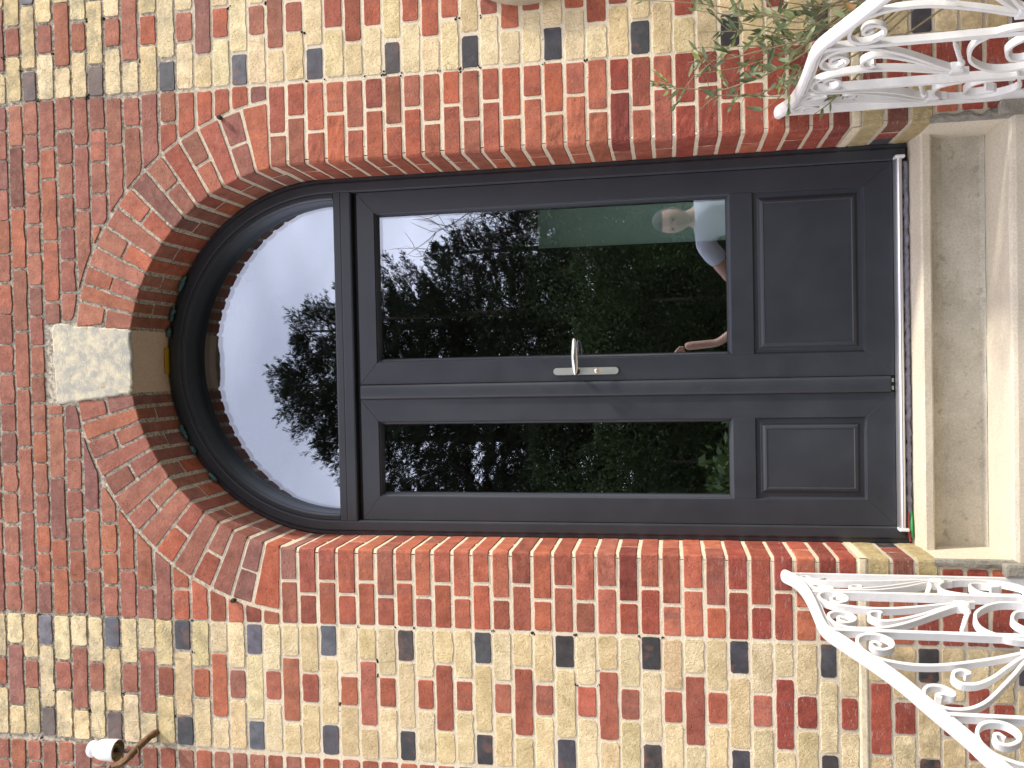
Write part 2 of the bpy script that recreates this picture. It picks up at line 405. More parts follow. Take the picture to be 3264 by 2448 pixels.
REDS = [(.40, .122, .070), (.37, .106, .062), (.43, .136, .074), (.33, .098, .064), (.38, .130, .082), (.42, .117, .063)]
OLDR = [(.34, .135, .090), (.31, .122, .086), (.37, .147, .096), (.27, .117, .092), (.385, .136, .078), (.34, .131, .086)]
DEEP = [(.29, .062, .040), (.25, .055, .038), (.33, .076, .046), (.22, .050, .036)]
CRM = [(.78, .625, .375), (.745, .585, .335), (.80, .655, .41), (.71, .555, .315), (.77, .63, .39)]
DRK = [(.048, .046, .049), (.058, .056, .062), (.036, .033, .033), (.052, .043, .040)]
def colour(cls, z):
    if cls == 'r':
        if z > .75: q = OLDR
        elif z > .2: q = OLDR if random.random() < .5 else REDS
        elif z > -.75: q = REDS
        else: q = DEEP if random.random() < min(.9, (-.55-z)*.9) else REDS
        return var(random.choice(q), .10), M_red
    if cls == 'c':
        c_ = random.choice(CRM)
        return var(c_, .06), M_cream
    q = random.choice(DRK)
    if z > .8: q = random.choice([(.13, .115, .13), (.12, .085, .07), (.10, .095, .11)])
    elif z > 0: q = random.choice(DRK[:2]+[(.085, .083, .10)])
    return var(q, .12), M_dark

wall = root('brick_wall', (0, 0, GZ), 'patterned wall of cream, red and dark bricks round the door', 'wall')
arch = root('brick_surround', (0, 0, GZ), 'red brick arch and jambs framing the grey double door', 'arch')
ZJ = {-20: 1.294, -19: 1.2285, -18: 1.1677, -17: 1.1073, -16: 1.0414, -15: .9754, -14: .9141, -13: .8497, -12: .7843, -11: .7181, -10: .6509, -9: .5843, -8: .5175, -7: .4528, -6: .3893, -5: .3248, -4: .2609, -3: .1962, -2: .1293, -1: .063, 0: -.0054, 1: -.0698, 2: -.1352, 3: -.1974, 4: -.26, 5: -.3245, 6: -.3877, 7: -.4504, 8: -.5134, 9: -.5806, 10: -.6457, 11: -.7126, 12: -.7797, 13: -.8469, 14: -.912, 15: -.9772, 16: -1.0404, 17: -1.1076, 18: -1.173, 19: -1.2379, 20: -1.3043, 21: -1.3658, 22: -1.4311, 23: -1.488, 24: -1.5455}
for j in range(-34, -20): ZJ[j] = 1.294+(-20-j)*.0652
UP = {-20: [(-.865, -.775), (-.764, -.669), (-.661, -.569), (-.556, -.456), (-.445, -.353), (-.345, -.242), (-.234, -.142), (-.137, -.037), (-.026, .065), (.073, .17), (.175, .277), (.288, .379), (.387, .497), (.502, .601), (.606, .705), (.71, .804), (.812, .889)],
 -19: [(-.869, -.719), (-.709, -.522), (-.515, -.296), (-.286, -.091), (-.081, .108), (.117, .323), (.331, .536), (.544, .746), (.754, .89)],
 -18: [(-.869, -.769), (-.761, -.664), (-.656, -.567), (-.554, -.46), (-.452, -.35), (-.342, -.246), (-.237, -.142), (-.133, -.045), (-.037, .057), (.065, .159), (.168, .262), (.272, .373), (.382, .474), (.483, .581), (.59, .684), (.692, .782), (.79, .898)],
 -17: [(-.87, -.714), (-.706, -.615), (-.607, -.401), (-.393, -.185), (-.177, -.148), (.135, .204), (.215, .416), (.424, .627), (.635, .732), (.742, .899)],
 -16: [(-.865, -.763), (-.755, -.654), (-.646, -.547), (-.536, -.443), (-.435, -.337), (-.329, -.237), (-.228, -.150), (.142, .236), (.245, .347), (.357, .455), (.464, .565), (.576, .672), (.682, .786), (.799, .902)],
 -15: [(-.871, -.722), (-.711, -.514), (-.504, -.25), (.25, .515), (.525, .732), (.743, .897)],
 -14: [(-.872, -.771), (-.76, -.659), (-.651, -.558), (-.548, -.43), (.39, .461), (.469, .566), (.575, .673), (.682, .781), (.79, .895)],
 -13: [(-.873, -.718), (-.709, -.48), (.48, .729), (.738, .887)],
 -12: [(-.876, -.775), (-.766, -.56), (.56, .784), (.793, .885)], -11: [(-.876, -.62), (.62, .892)], -10: [(-.874, -.777), (-.767, -.66), (.66, .787), (.797, .892)],
 -9: [(-.872, -.70), (.70, .887)], -8: [(-.875, -.72), (.72, .887)], -7: [(-.878, -.75), (.75, .887)], -6: [(-.876, -.78), (.78, .892)], -5: [(-.879, -.80), (.80, .887)]}
JT = .0112
bricks = []          # (poly, class, z, weight) lying in the wall face
def fb(x0, x1, c0, c1, cls, force=None):
    """face brick between x0..x1 and heights c0 (top)..c1; trimmed where the arch ring cuts it"""
    cw = .0011 if cls == 'c' else 0; x0 -= cw; x1 += cw
    zt, zb = c0-JT*.5+cw+random.gauss(0, .0006), c1+JT*.5-cw+random.gauss(0, .0006)
    sg = 1 if (x0+x1) > 0 else -1
    a, b = (x0, x1) if sg > 0 else (-x1, -x0)
    rt = RO+.011
    def xl(z): h = z-AC; return math.sqrt(max(0, rt*rt-h*h)) if h > 0 else 0
    poly = None
    if zb > .255 and zb-AC < rt and min(abs(x0), abs(x1)) < .87 and abs(x0) < .91 and abs(x1) < .91:
        zs = np.linspace(zb, zt, 5); L_ = [(max(a, xl(z)), z) for z in zs]
        if a < .16 and zb > .9: L_ = [(max(x, .1455) if z < 1.075 else x, z) for x, z in L_]
        L_ = [(x, z) for x, z in L_ if x < b-.004]
        if not L_ or (L_[-1][0] > b-.014): return
        keep = [L_[0]]+[L_[i] for i in range(1, len(L_)-1) if abs(L_[i][0]-a) > 1e-6 or abs(L_[i-1][0]-a) > 1e-6]+[L_[-1]]
        hz = zb if L_[0][1] == zb else L_[0][1]
        poly = [(b, zt), (b, hz)]+keep
        if zt-hz < .014: return
    else: poly = [(a, zt), (b, zt), (b, zb), (a, zb)]
    if sg < 0: poly = [(-x, z) for x, z in poly]
    if sum(poly[i][0]*poly[(i+1) % len(poly)][1]-poly[(i+1) % len(poly)][0]*poly[i][1] for i in range(len(poly))) < 0: poly = poly[::-1]
    bricks.append((poly, cls, (zt+zb)/2, force))
def panel(sg, c, ty, z0, z1, lo=False):
    zm = (z0+z1)/2
    rowt = {0: [(.8825, .9805, 'c'), (.992, 1.2005, 'r'), (1.2095, 1.3045, 'c')], 2: [(.8825, .981, 'd'), (.9925, 1.200, 'c'), (1.2095, 1.3045, 'd')],
            1: [(.8835, 1.0305, 'c'), (1.041, 1.1335, 'r'), (1.145, 1.3025, 'c')]}
    for a, b, k in rowt[ty if ty in (0, 2) else 1]:
        w = random.gauss(0, .0018); dx = (.0125+.0095*zm if sg > 0 else -.004*max(0, zm))
        a, b = a+dx+w, b+dx+w
        fb(*((a, b) if sg > 0 else (-b, -a)), z0, z1, k)
    # beyond the panel: plain red walling, then the same panel again
    x = 1.3165 + (dx if sg > 0 else .004*max(0, zm)); e = c % 2
    for w in ([.205, .094, .205, .094, .205] if e == 0 else [.066, .205, .094, .205, .094, .1]):
        fb(*((x, x+w) if sg > 0 else (-x-w, -x)), z0, z1, 'r'); x += w+JT
for c in range(-33, 24):
    z0, z1 = ZJ[c], ZJ[c+1]
    for sg in (-1, 1): panel(sg, c, c % 4, z0, z1)
    if c in UP:
        for a, b in UP[c]: fb(a, b, z0, z1, 'r')
    elif c < -20:
        x = -.868+(0 if c % 2 else -.0)
        while x < .86:
            w = (.205 if random.random() < .75 else .097) if c % 2 else .094
            w = min(w, .886-x); fb(x, x+w, z0, z1, 'r'); x += w+JT
# plinth below the ledge
PZ = [-1.5695-.0662*i for i in range(17)]
for i in range(15):
    for sg in (-1, 1):
        panel(sg, i, i % 4, PZ[i], PZ[i+1], True)
        if i > 2: fb(*((.652, .735) if sg > 0 else (-.735, -.652)), PZ[i], PZ[i+1], 'r')
        fb(*((.742, .873) if sg > 0 else (-.873, -.742)), PZ[i], PZ[i+1], 'r')

def emit_brick(poly, cls, z, force, name='brick'):
    v, f = prism(poly, (0, 0, 0), (1, 0, 0), (0, 0, 1), (0, -1, 0), .03, bev=(.0013 if cls == 'c' else .0018), jit=(.0012 if cls == 'c' else (.0015 if z > .4 else .0010)), rc=(.006 if cls == 'c' else .005), seg=(.018 if cls == 'c' else .030), proud=(.0008 if cls == 'c' else .0008))
    col, mt = force if force else colour(cls, z)
    return v, f, col, mt
def seen(poly):
    x = sum(p[0] for p in poly)/len(poly); z = sum(p[1] for p in poly)/len(poly)
    inside = -1.42 < x < (1.08-.28*(-.2-z)/1.0 if z < -.2 else 1.22) and -2.0 < z < 1.32
    w = max(p[0] for p in poly)-min(p[0] for p in poly); d = (Vector((x, 0, z))-CAMP).length
    hid = (z < -1.6)
    return (inside, not hid, w/d)
order = sorted(range(len(bricks)), key=lambda i: seen(bricks[i][0]), reverse=True)
solo = set(order[:300]); rest = {}
for i, (poly, cls, z, force) in enumerate(bricks):
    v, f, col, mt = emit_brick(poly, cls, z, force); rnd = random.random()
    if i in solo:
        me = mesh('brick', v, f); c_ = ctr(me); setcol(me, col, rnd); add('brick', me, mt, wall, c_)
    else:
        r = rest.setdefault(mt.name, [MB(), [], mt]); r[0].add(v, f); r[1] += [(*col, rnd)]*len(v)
mball = MB(); cols = []; mats = []; mi = []
for k, (nm, (b, cl, mt)) in enumerate(rest.items()):
    mball.add(b.v, b.f); cols += cl; mats.append(mt); mi += [k]*len(b.f)
me = mball.mesh('brickwork'); a = me.color_attributes.new('Col', 'FLOAT_COLOR', 'POINT'); a.data.foreach_set('color', np.array(cols, np.float32).ravel())
for mt in mats: me.materials.append(mt)
me.polygons.foreach_set('material_index', mi); o = add('brickwork', me, None, wall, (0, 0, 0)); o['kind'] = 'stuff'

# jamb quoins: bricks that turn the corner into the reveal
def box_brick(par, x0, x1, y1, z0, z1, cls, sg, force=None):
    """solid brick; front face y=0, side face at the reveal"""
    col, mt = force if force else colour(cls, (z0+z1)/2)
    bm = bmesh.new(); bmesh.ops.create_cube(bm, size=1); pr = random.uniform(-.0009, .0009); ps = random.uniform(-.0012, .0012)
    zt, zb = z0-JT*.5+random.gauss(0, .0006), z1+JT*.5+random.gauss(0, .0006)
    for w in bm.verts:
        x = x0 if w.co.x < 0 else x1; y = -.0006-abs(pr) if w.co.y < 0 else y1; z = zb if w.co.z < 0 else zt
        if w.co.x < 0: x -= .0004+abs(ps)*.7
        w.co = Vector((x, y, z))
    ve = [e for e in bm.edges if abs(e.verts[0].co.z-e.verts[1].co.z) > .01 and e.verts[0].co.x < (x0+x1)/2 and e.verts[0].co.y < y1/2]
    bmesh.ops.bevel(bm, geom=ve, offset=random.uniform(.007, .011), segments=3, affect='EDGES', profile=.5)
    bmesh.ops.bevel(bm, geom=[e for e in bm.edges if e.calc_face_angle(0) > .9], offset=.0025, segments=1, affect='EDGES')
    lg = [e for e in bm.edges if e.calc_length() > .05]
    bmesh.ops.subdivide_edges(bm, edges=lg, cuts=3, use_grid_fill=True)
    for w in bm.verts: w.co += Vector([random.gauss(0, .00045) for _ in range(3)])
    if sg < 0:
        for w in bm.verts: w.co.x *= -1
        bmesh.ops.reverse_faces(bm, faces=bm.faces[:])
    me = bpy.data.meshes.new('brick'); bm.to_mesh(me); bm.free(); c_ = ctr(me); setcol(me, col, random.random()); return add('brick', me, mt, par, c_)
def reveal_brick(par, sg, y0, y1, z0, z1, cls='r', force=None):
    col, mt = force if force else colour(cls, (z0+z1)/2)
    z0, z1 = z0-JT*.5, z1+JT*.5
    poly = [(y0, z1), (y1, z1), (y1, z0), (y0, z0)] if sg < 0 else [(-y1, z1), (-y0, z1), (-y0, z0), (-y1, z0)]
    U = (0, 1, 0) if sg < 0 else (0, -1, 0); N = (1, 0, 0) if sg < 0 else (-1, 0, 0)
    v, f = prism(poly, (sg*HW, 0, 0), U, (0, 0, 1), N, .05, rc=.003)
    me = mesh('brick', v, f); c_ = ctr(me); setcol(me, col, random.random()); add('brick', me, mt, par, c_)
def face_part(par, poly, cls, z, force=None, name='brick'):
    v, f = prism(poly, (0, 0, 0), (1, 0, 0), (0, 0, 1), (0, -1, 0), .03)
    col, mt = force if force else colour(cls, z)
    me = mesh(name, v, f); c_ = ctr(me); setcol(me, col, random.random()); return add(name, me, mt, par, c_)
for c in range(-4, 24):
    z0, z1 = ZJ[c], ZJ[c+1]
    for sg in (-1, 1):
        oj = .872 if sg < 0 else .8825+.004*max(-1, z0)
        if c % 2 == 0: w, y1 = .1 if sg < 0 else .0985, DY+.06
        else: w, y1 = .146 if sg < 0 else .1505, .1045
        w += random.gauss(0, .0015)
        box_brick(arch, HW, HW+w, y1, z0, z1, 'r', sg)
        if c % 2: reveal_brick(arch, sg, .1135, DY+.04, z0, z1)
        a, b, zt, zb = HW+w+JT*.9, oj+random.gauss(0, .0015), z0-JT*.5, z1+JT*.5
        poly = [(a, zb), (b, zb), (b, zt), (a, zt)]
        if sg < 0: poly = [(-x, z) for x, z in poly][::-1]
        face_part(arch, poly, 'r', (z0+z1)/2)
BIG = [('c', None), ('r', None), ('c', None)]
for i in range(3):
    for sg in (-1, 1):
        if i == 1:
            box_brick(arch, HW, HW+.105, .09, PZ[i], PZ[i+1], 'r', sg, (var((.20, .075, .055), .1), M_red))
            reveal_brick(arch, sg, .10, .155, PZ[i], PZ[i+1], 'r'); reveal_brick(arch, sg, .163, DY+.03, PZ[i], PZ[i+1], 'd', (var((.05, .048, .05), .1), M_dark))
        else: box_brick(arch, HW, HW+.105, DY+.06, PZ[i], PZ[i+1], 'c', sg, (var((.52, .42, .22), .06), M_cream))
# voussoirs
ANG_R = [80.2, 75.4, 71.2, 66.8, 62.0, 56.7, 51.3, 45.8, 40.5, 35.2, 30.0, 24.7, 19.2, 13.5, 8.2]
ANG_L = [80.0, 75.7, 71.1, 66.4, 61.8, 56.6, 51.1, 46.4, 40.8, 35.3, 29.8, 24.5, 19.2, 13.8, 8.2]
def ring_poly(a0, a1, r0, r1, sg, k=1):
    """radial brick between angles a0>a1 and radii r0..r1 in (x,z); joint taken off each side"""
    jl = .0052; o = []
    for r in (r0, r1):
        for a, s in ((a0, -1), (a1, 1)):
            t = math.radians(a)+s*jl/r; o.append((r*math.cos(t), AC+r*math.sin(t)))
    p = [o[0], o[2], o[3], o[1]]                 # inner a0, outer a0, outer a1, inner a1
    return p
for sg, AN in ((1, ANG_R), (-1, ANG_L)):
    for i in range(14):
        a0, a1 = AN[i], AN[i+1]; dbl = i % 2 == 0
        segs = [(RI, RI+.099), (RI+.1085, RO)] if dbl else [(RI, RO)]
        for q, (ra, rb) in enumerate(segs):
            p = ring_poly(a0, a1, ra, rb+random.gauss(0, .002), sg)
            if i == 0: p[1] = (.1215+.02*(rb-RO)/.21 if sg > 0 else .1315+.02*(rb-RO)/.21, p[1][1]); p[0] = (max(p[0][0], .1125+(ra-RI)*.075), p[0][1])
            if i == 13: p[2] = (p[2][0], .2655); p[3] = (.6197, .2590)
            if sg < 0: p = [(-x, z) for x, z in p]
            ar = sum(p[k][0]*p[(k+1) % 4][1]-p[(k+1) % 4][0]*p[k][1] for k in range(4))
            if ar < 0: p = p[::-1]
            zc = sum(z for x, z in p)/4
            v, f = prism(p, (0, 0, 0), (1, 0, 0), (0, 0, 1), (0, -1, 0), (DY+.06 if dbl else .1045), bev=.003, rc=.004)
            col, mt = colour('r', zc); me = mesh('voussoir', v, f); c_ = ctr(me); setcol(me, col, random.random()); add('voussoir', me, mt, arch, c_)
        if not dbl:                              # brick behind, seen only from below
            t0, t1 = math.radians(a0)-.0052/RI, math.radians(a1)+.0052/RI; b = MB(); v = []
            for y in (.1135, DY+.04):
                for t in (t0, t1):
                    for r in (RI+random.uniform(-.001, .001), RI+.09): v.append((sg*r*math.cos(t), y, AC+r*math.sin(t)))
            f = [[0, 2, 6, 4], [1, 5, 7, 3], [0, 1, 3, 2], [4, 6, 7, 5], [0, 4, 5, 1], [2, 3, 7, 6]]
            if sg < 0: f = [q[::-1] for q in f]
            b.add(v, f); me = b.mesh('voussoir'); c_ = ctr(me); col, mt = colour('r', .5); setcol(me, col, random.random()); add('voussoir', me, mt, arch, c_)
# keystone
kp = [(-.1095, .7765), (.107, .7775), (.134, 1.080), (-.143, 1.066)]
v, f = prism(kp, (0, -.004, 0), (1, 0, 0), (0, 0, 1), (0, -1, 0), .012, bev=.006, rc=.010, jit=.0018, seg=.02, proud=0, tilt=.001)
b = MB(); b.add(v, f); part('keystone', b, M_key, arch)
b = MB(); n = 12; v = []
for y, dr in ((.010, .004), (.012, 0), (.045, .0), (DY+.04, 0)):
    for i in range(n+1):
        x = -.1075+.2125*i/n; z = AC+math.sqrt((RI+dr)**2-x*x); v.append((x, y, z))
f = [[r*(n+1)+i, (r+1)*(n+1)+i, (r+1)*(n+1)+i+1, r*(n+1)+i+1] for r in range(3) for i in range(n)]
b.add(v, [q[::-1] for q in f]); part('keystone_soffit', b, M_soffit, arch)

# mortar bed behind and between the bricks; higher up the joints are washed out deeper
b = MB(); MY = .0014; X0, Z1, ZB = 2.35, 2.1, GZ; n = 64; CH = .013
def my(x, z): t = min(1, max(0, (z-.36-.12*noise.noise(Vector((x*3, z*3, 0))))/.5)); return MY+.0028*t
def arcp(r, k, n=64): t = PI*k/n; return (r*math.cos(t), AC+r*math.sin(t))
def proj_box(x, z):
    dx, dz = x, z-AC; s = min(X0/abs(dx) if abs(dx) > 1e-6 else 1e9, (Z1-AC)/dz if dz > 1e-6 else 1e9); return (dx*s, AC+dz*s)
v = []; f = []; NR = 26
for k in range(n+1):
    x, z = arcp(RI+CH, k); X, Z = proj_box(x, z)
    for r in range(NR+1): t = (r/NR)**1.5; p = (x+(X-x)*t, z+(Z-z)*t); v.append((p[0], my(*p), p[1]))
for k in range(n):
    for r in range(NR): q = k*(NR+1)+r; f.append([q+1, q, q+NR+1, q+NR+2][::-1])
b.add(v, f)
for sx in (1, -1):                                # the corners beyond the fan
    ks = [k for k in range(n+1) if proj_box(*arcp(RI+CH, k))[0]*sx > 0]
    pz = [proj_box(*arcp(RI+CH, k)) for k in ks]; side = max((p for p in pz if abs(abs(p[0])-X0) < 1e-6), key=lambda p: p[1]); topp = max((p for p in pz if abs(p[1]-Z1) < 1e-6), key=lambda p: abs(p[0]))
    b.add([(side[0], MY+.0024, side[1]), (sx*X0, MY+.0024, Z1), (topp[0], MY+.0024, Z1)], [[0, 1, 2] if sx > 0 else [2, 1, 0]])
for sg in (-1, 1):
    q = [(sg*(HW+CH), MY, ZB), (sg*X0, MY, ZB), (sg*X0, MY, AC), (sg*(RI+CH), MY, AC)]; b.add(q, [[0, 1, 2, 3] if sg > 0 else [3, 2, 1, 0]])
def opening(o):
    jm = HW+o; return [(jm, ZB)]+[(jm, z) for z in (-1.2, -.6, 0, .14)]+[arcp(RI+o-.0002, k) for k in range(2, n-1)]+[(-jm, z) for z in (.14, 0, -.6, -1.2)]+[(-jm, ZB)]
rows = [(CH, None), (.0075, .0028), (.0040, .0062), (.0018, .0125), (.0016, .0200), (.0016, .40)]; paths = [opening(o) for o, y in rows]; v = []; f = []; m_ = len(rows)
for k in range(len(paths[0])):
    for r, (o, y) in enumerate(rows): x, z = paths[r][k]; v.append((x, my(x, z) if y is None else y+(my(x, z)-MY)*(1 if y < .02 else 0), z))
for k in range(len(paths[0])-1):
    for r in range(m_-1): f.append([k*m_+r, (k+1)*m_+r, (k+1)*m_+r+1, k*m_+r+1])
b.add(v, f)
b.add([(-X0, MY, Z1), (X0, MY, Z1), (X0, .40, Z1), (-X0, .40, Z1)], [[0, 1, 2, 3]])
for sg in (-1, 1): b.add([(sg*X0, MY, ZB), (sg*X0, .40, ZB), (sg*X0, .40, Z1), (sg*X0, MY, Z1)], [[0, 1, 2, 3]])
add('mortar', b.mesh('mortar'), M_mortar, wall, (0, 0, 0))
# ledge over the plinth
for sg in (-1, 1):
    b = MB(); xs = np.linspace(.6255, 2.3, 60); v = []; f = []; pr = [(.003, -1.5445), (-.0015, -1.5455), (-.0028, -1.5505), (-.0028, -1.5645), (-.001, -1.569), (.003, -1.570)]
    v = [(sg*x, y+random.uniform(-.0005, .0005), z+.0012*noise.noise(Vector((x*40, z*90, sg)))) for x in xs for y, z in pr]; k = len(pr)
    f = [[i*k+j, i*k+j+1, (i+1)*k+j+1, (i+1)*k+j] for i in range(59) for j in range(k-1)]
    b.add(v, f if sg < 0 else [q[::-1] for q in f])
    v = [(sg*(.6256-.002), y, z) for y in (-.0015, .08, .16, .30) for z in (-1.5455, -1.5695)]
    b.add(v, [[0, 1, 3, 2], [2, 3, 5, 4], [4, 5, 7, 6]]); part('ledge', b, M_ledge, wall)

# dark moss and dirt clumps caught in the joints
b = MB()
for i in range(70):
    c = random.choice(list(range(-19, 17))); sg = random.choice((-1, 1)); x = random.choice((.8775, .8775, .986, 1.036, 1.206, 1.31, 1.138)); z = ZJ[c]+random.uniform(-.006, .006)
    if sg > 0: x += .0125+.0095*z
    r = random.uniform(.0022, .0052)
    for _ in range(3):
        q = r*random.uniform(.6, 1); o_ = (sg*x+random.gauss(0, r*.8), .0015, z+random.gauss(0, r*.8)); b.lathe([(q*math.sin(t)*random.uniform(.8, 1.2), q*math.cos(t)) for t in np.linspace(0, PI, 5)], o_, 'Y', 7)
M_moss = rough_mat('dry black moss', (.02, .017, .012), (.05, .042, .025), (.01, .009, .006), 90, .004, .95)
o = part('moss', b, M_moss, wall); o['kind'] = 'stuff'

# ------------------------------------------------------------------ the door
door = root('double_door', (0, .24, -1.752), 'anthracite grey arched double door with glazed fanlight', 'door')
def sweep(profile, path, close=False):
    """profile: (inward offset, y); path: (x,z, nx,nz) with inward normal"""
    b = MB(); v = []; f = []; k = len(profile)
    for (x, z, nx, nz) in path:
        for (d, y) in profile: v.append((x+nx*d, y, z+nz*d))
    for i in range(len(path)-1):
        for j in range(k-1): f.append([i*k+j, i*k+j+1, (i+1)*k+j+1, (i+1)*k+j])
    b.add(v, f); return b
RF = .6245
fp = [(RF, z, -1, 0) for z in (-1.744, -.9, 0)]+[(RF*math.cos(t), AC+RF*math.sin(t), -math.cos(t), -math.sin(t)) for t in np.linspace(0, PI, 73)]+[(-RF, z, 1, 0) for z in (0, -.9, -1.744)]
frame = part('frame', sweep([(0, .300), (0, .2285), (.002, .2265), (.013, .2262), (.0145, .2235), (.016, .2215), (.020, .2200), (.046, .2200), (.0495, .2208), (.0520, .2240), (.0525, .2300), (.0530, .300)], fp), M_door, door)
# bottom ends of the frame
b = MB()
for sg in (-1, 1): b.box(min(sg*.5715, sg*.6243), max(sg*.5715, sg*.6243), .2215, .30, -1.7445, -1.7435)
part('frame_foot', b, M_door, door)
rb = .5725; t0 = math.asin((.1345-AC)/rb)
tp = [(rb*math.cos(t), AC+rb*math.sin(t), -math.cos(t), -math.sin(t)) for t in np.linspace(t0, PI-t0, 73)]
part('fanlight_bead', sweep([(-.001, .2235), (.003, .2212), (.0075, .2208), (.009, .2225), (.0105, .2212), (.0155, .2212), (.0180, .2232), (.0190, .2270), (.0188, .2400), (.0202, .2415), (.0204, .2640), (.0196, .2655), (.0196, .345)], tp), M_door, door)
tb = [(.133, .262), (.133, .222), (.1315, .2195), (.128, .2185), (.108, .2185), (.105, .2195), (.102, .2185), (.073, .2185), (.0685, .2200), (.067, .224), (.067, .300)]
b = MB(); v = [(x, y, z) for x in (-.5735, .5735) for z, y in tb]; k = len(tb); b.add(v, [[j, j+1, k+j+1, k+j] for j in range(k-1)])
b.box(-.573, .573, .246, .345, .1335, .1385); b.box(-.5735, .5735, .252, .30, .045, .068)
part('transom', b, M_door, door)
b = MB(); b.box(-.5735, .5735, .2462, .2515, .0455, .0665); part('gasket', b, M_gasket, door)
# fanlight: two sheets of coated glass
for y in (.2900, .3080):
    b = MB(); rg = .5535; v = [(0, y, AC)]+[(rg*math.cos(t), y, AC+rg*math.sin(t)) for t in np.linspace(math.asin((.139-AC)/rg), PI-math.asin((.139-AC)/rg), 97)]
    b.add(v, [[0, i+1, i] for i in range(1, len(v)-1)]); part('fanlight_glass', b, M_glass, door)
def rect_ring(b, o, i, yo, yi):
    """bevel ring between outer rect o=(x0,x1,z0,z1) at yo and inner rect i at yi"""
    def c(r, y): return [(r[0], y, r[2]), (r[1], y, r[2]), (r[1], y, r[3]), (r[0], y, r[3])]
    b.add(c(o, yo)+c(i, yi), [[0, 1, 5, 4], [1, 2, 6, 5], [2, 3, 7, 6], [3, 0, 4, 7]])
def inset(r, d): return (r[0]+d, r[1]-d, r[2]+d, r[3]-d)
LF = .228
def leaf(x0, x1, gx0, gx1, lab):
    z0, z1 = -1.7075, .0495; gz0, gz1 = -1.214, -.013; pz0, pz1 = -1.6225, -1.2835
    b = MB(); e = .0010; g2 = .00012
    def piece(q):
        """flat board of the leaf from 4 (x,z) corners counter-clockwise, edges eased"""
        q = [np.array(p) for p in q]; c = sum(q)/4
        def off(d):
            o = []
            for i in range(4):
                p, a, n_ = q[i], q[i-1], q[(i+1) % 4]; d1 = (p-a)/np.hypot(*(p-a)); d2 = (n_-p)/np.hypot(*(n_-p))
                n1 = np.array([-d1[1], d1[0]]); n2 = np.array([-d2[1], d2[0]]); den = 1+n1@n2; o.append(p+(n1+n2)/den*d)
            return o
        A, B, D_ = off(g2), off(g2+e*.35), off(g2+e)
        v = [(p[0], .285, p[1]) for p in A]+[(p[0], LF+e, p[1]) for p in A]+[(p[0], LF+.3*e, p[1]) for p in B]+[(p[0], LF, p[1]) for p in D_]
        f = [[r*4+i, r*4+(i+1) % 4, r*4+4+(i+1) % 4, r*4+4+i] for r in range(3) for i in range(4)]+[[12, 13, 14, 15]]
        b.add(v, f)
    piece([(x0, z1), (gx0, gz1), (gx1, gz1), (x1, z1)][::1] if False else [(gx0, gz1), (gx1, gz1), (x1, z1), (x0, z1)])       # top rail, mitred
    piece([(x0, z0), (x1, z0), (gx1, pz0), (gx0, pz0)])                                                                       # bottom rail
    piece([(x0, z0), (gx0, pz0), (gx0, gz1), (x0, z1)])
    piece([(gx1, pz0), (x1, z0), (x1, z1), (gx1, gz1)])
    piece([(gx0, pz1), (gx1, pz1), (gx1, gz0), (gx0, gz0)])
    lf = part('door_leaf', b, M_door, door, lab)
    # glazing bead and the two panes
    b = MB(); r = (gx0, gx1, gz0, gz1); rect_ring(b, r, inset(r, .0012), LF+.001, LF+.006); rect_ring(b, inset(r, .0012), inset(r, .0045), LF+.006, LF+.0085); rect_ring(b, inset(r, .0045), inset(r, .010), LF+.0085, LF+.022); rect_ring(b, inset(r, .010), inset(r, .0105), LF+.022, LF+.06)
    part('glazing_bead', b, M_door, lf)
    b = MB(); rect_ring(b, inset(r, .0095), inset(r, .0125), LF+.0235, LF+.0245); part('gasket', b, M_gasket, lf)
    for y in (LF+.025, LF+.041):
        b = MB(); b.add([(gx0+.008, y, gz0+.008), (gx1-.008, y, gz0+.008), (gx1-.008, y, gz1-.008), (gx0+.008, y, gz1-.008)], [[0, 1, 2, 3]]); part('glass_pane', b, M_glass, lf)
    # raised and fielded panel
    b = MB(); r = (gx0, gx1, pz0, pz1); st_ = [(0, .0015), (.0025, .0055), (.0032, .0095), (.0055, .0125), (.016, .0135), (.019, .0125), (.024, .0085), (.029, .0055), (.034, .0042), (.0362, .0052), (.0372, .0062)]
    for (d0, y0), (d1, y1) in zip(st_[:-1], st_[1:]): rect_ring(b, inset(r, d0), inset(r, d1), LF+y0, LF+y1)
    q = inset(r, .0372); b.add([(q[0], LF+.0062, q[2]), (q[1], LF+.0062, q[2]), (q[1], LF+.0062, q[3]), (q[0], LF+.0062, q[3])], [[0, 1, 2, 3]])
    part('panel', b, M_door, lf); return lf
leafR = leaf(-.0975, .5708, -.0215, .4985, 'wide right leaf with the lever handle')
leafL = leaf(-.5708, -.1495, -.4885, -.2265, 'narrow left leaf without a handle')
b = MB(); pr = [(.0, .246), (.0, .2235), (.003, .2195), (.010, .2178), (.026, .2172), (.041, .2178), (.048, .2195), (.051, .2235), (.051, .246)]
v = [(-.1495+a, y, z) for z in (-1.694, .0465) for a, y in pr]; k = len(pr); b.add(v, [[j, j+1, k+j+1, k+j] for j in range(k-1)][::1], True)
b.add([(-.1495+a, y, .0465) for a, y in pr], [list(range(k))]); b.add([(-.1495+a, y, -1.694) for a, y in pr], [list(range(k))[::-1]])
part('astragal', b, M_door, door)
b = MB(); b.box(-.148, -.10, .232, .25, -1.7065, -1.6955); part('bolt_recess', b, M_gasket, door)
b = MB(); b.box(-.142, -.130, .2295, .233, -1.7055, -1.699); b.box(-.118, -.106, .2295, .233, -1.7055, -1.699); part('shoot_bolt', b, M_steel, door)
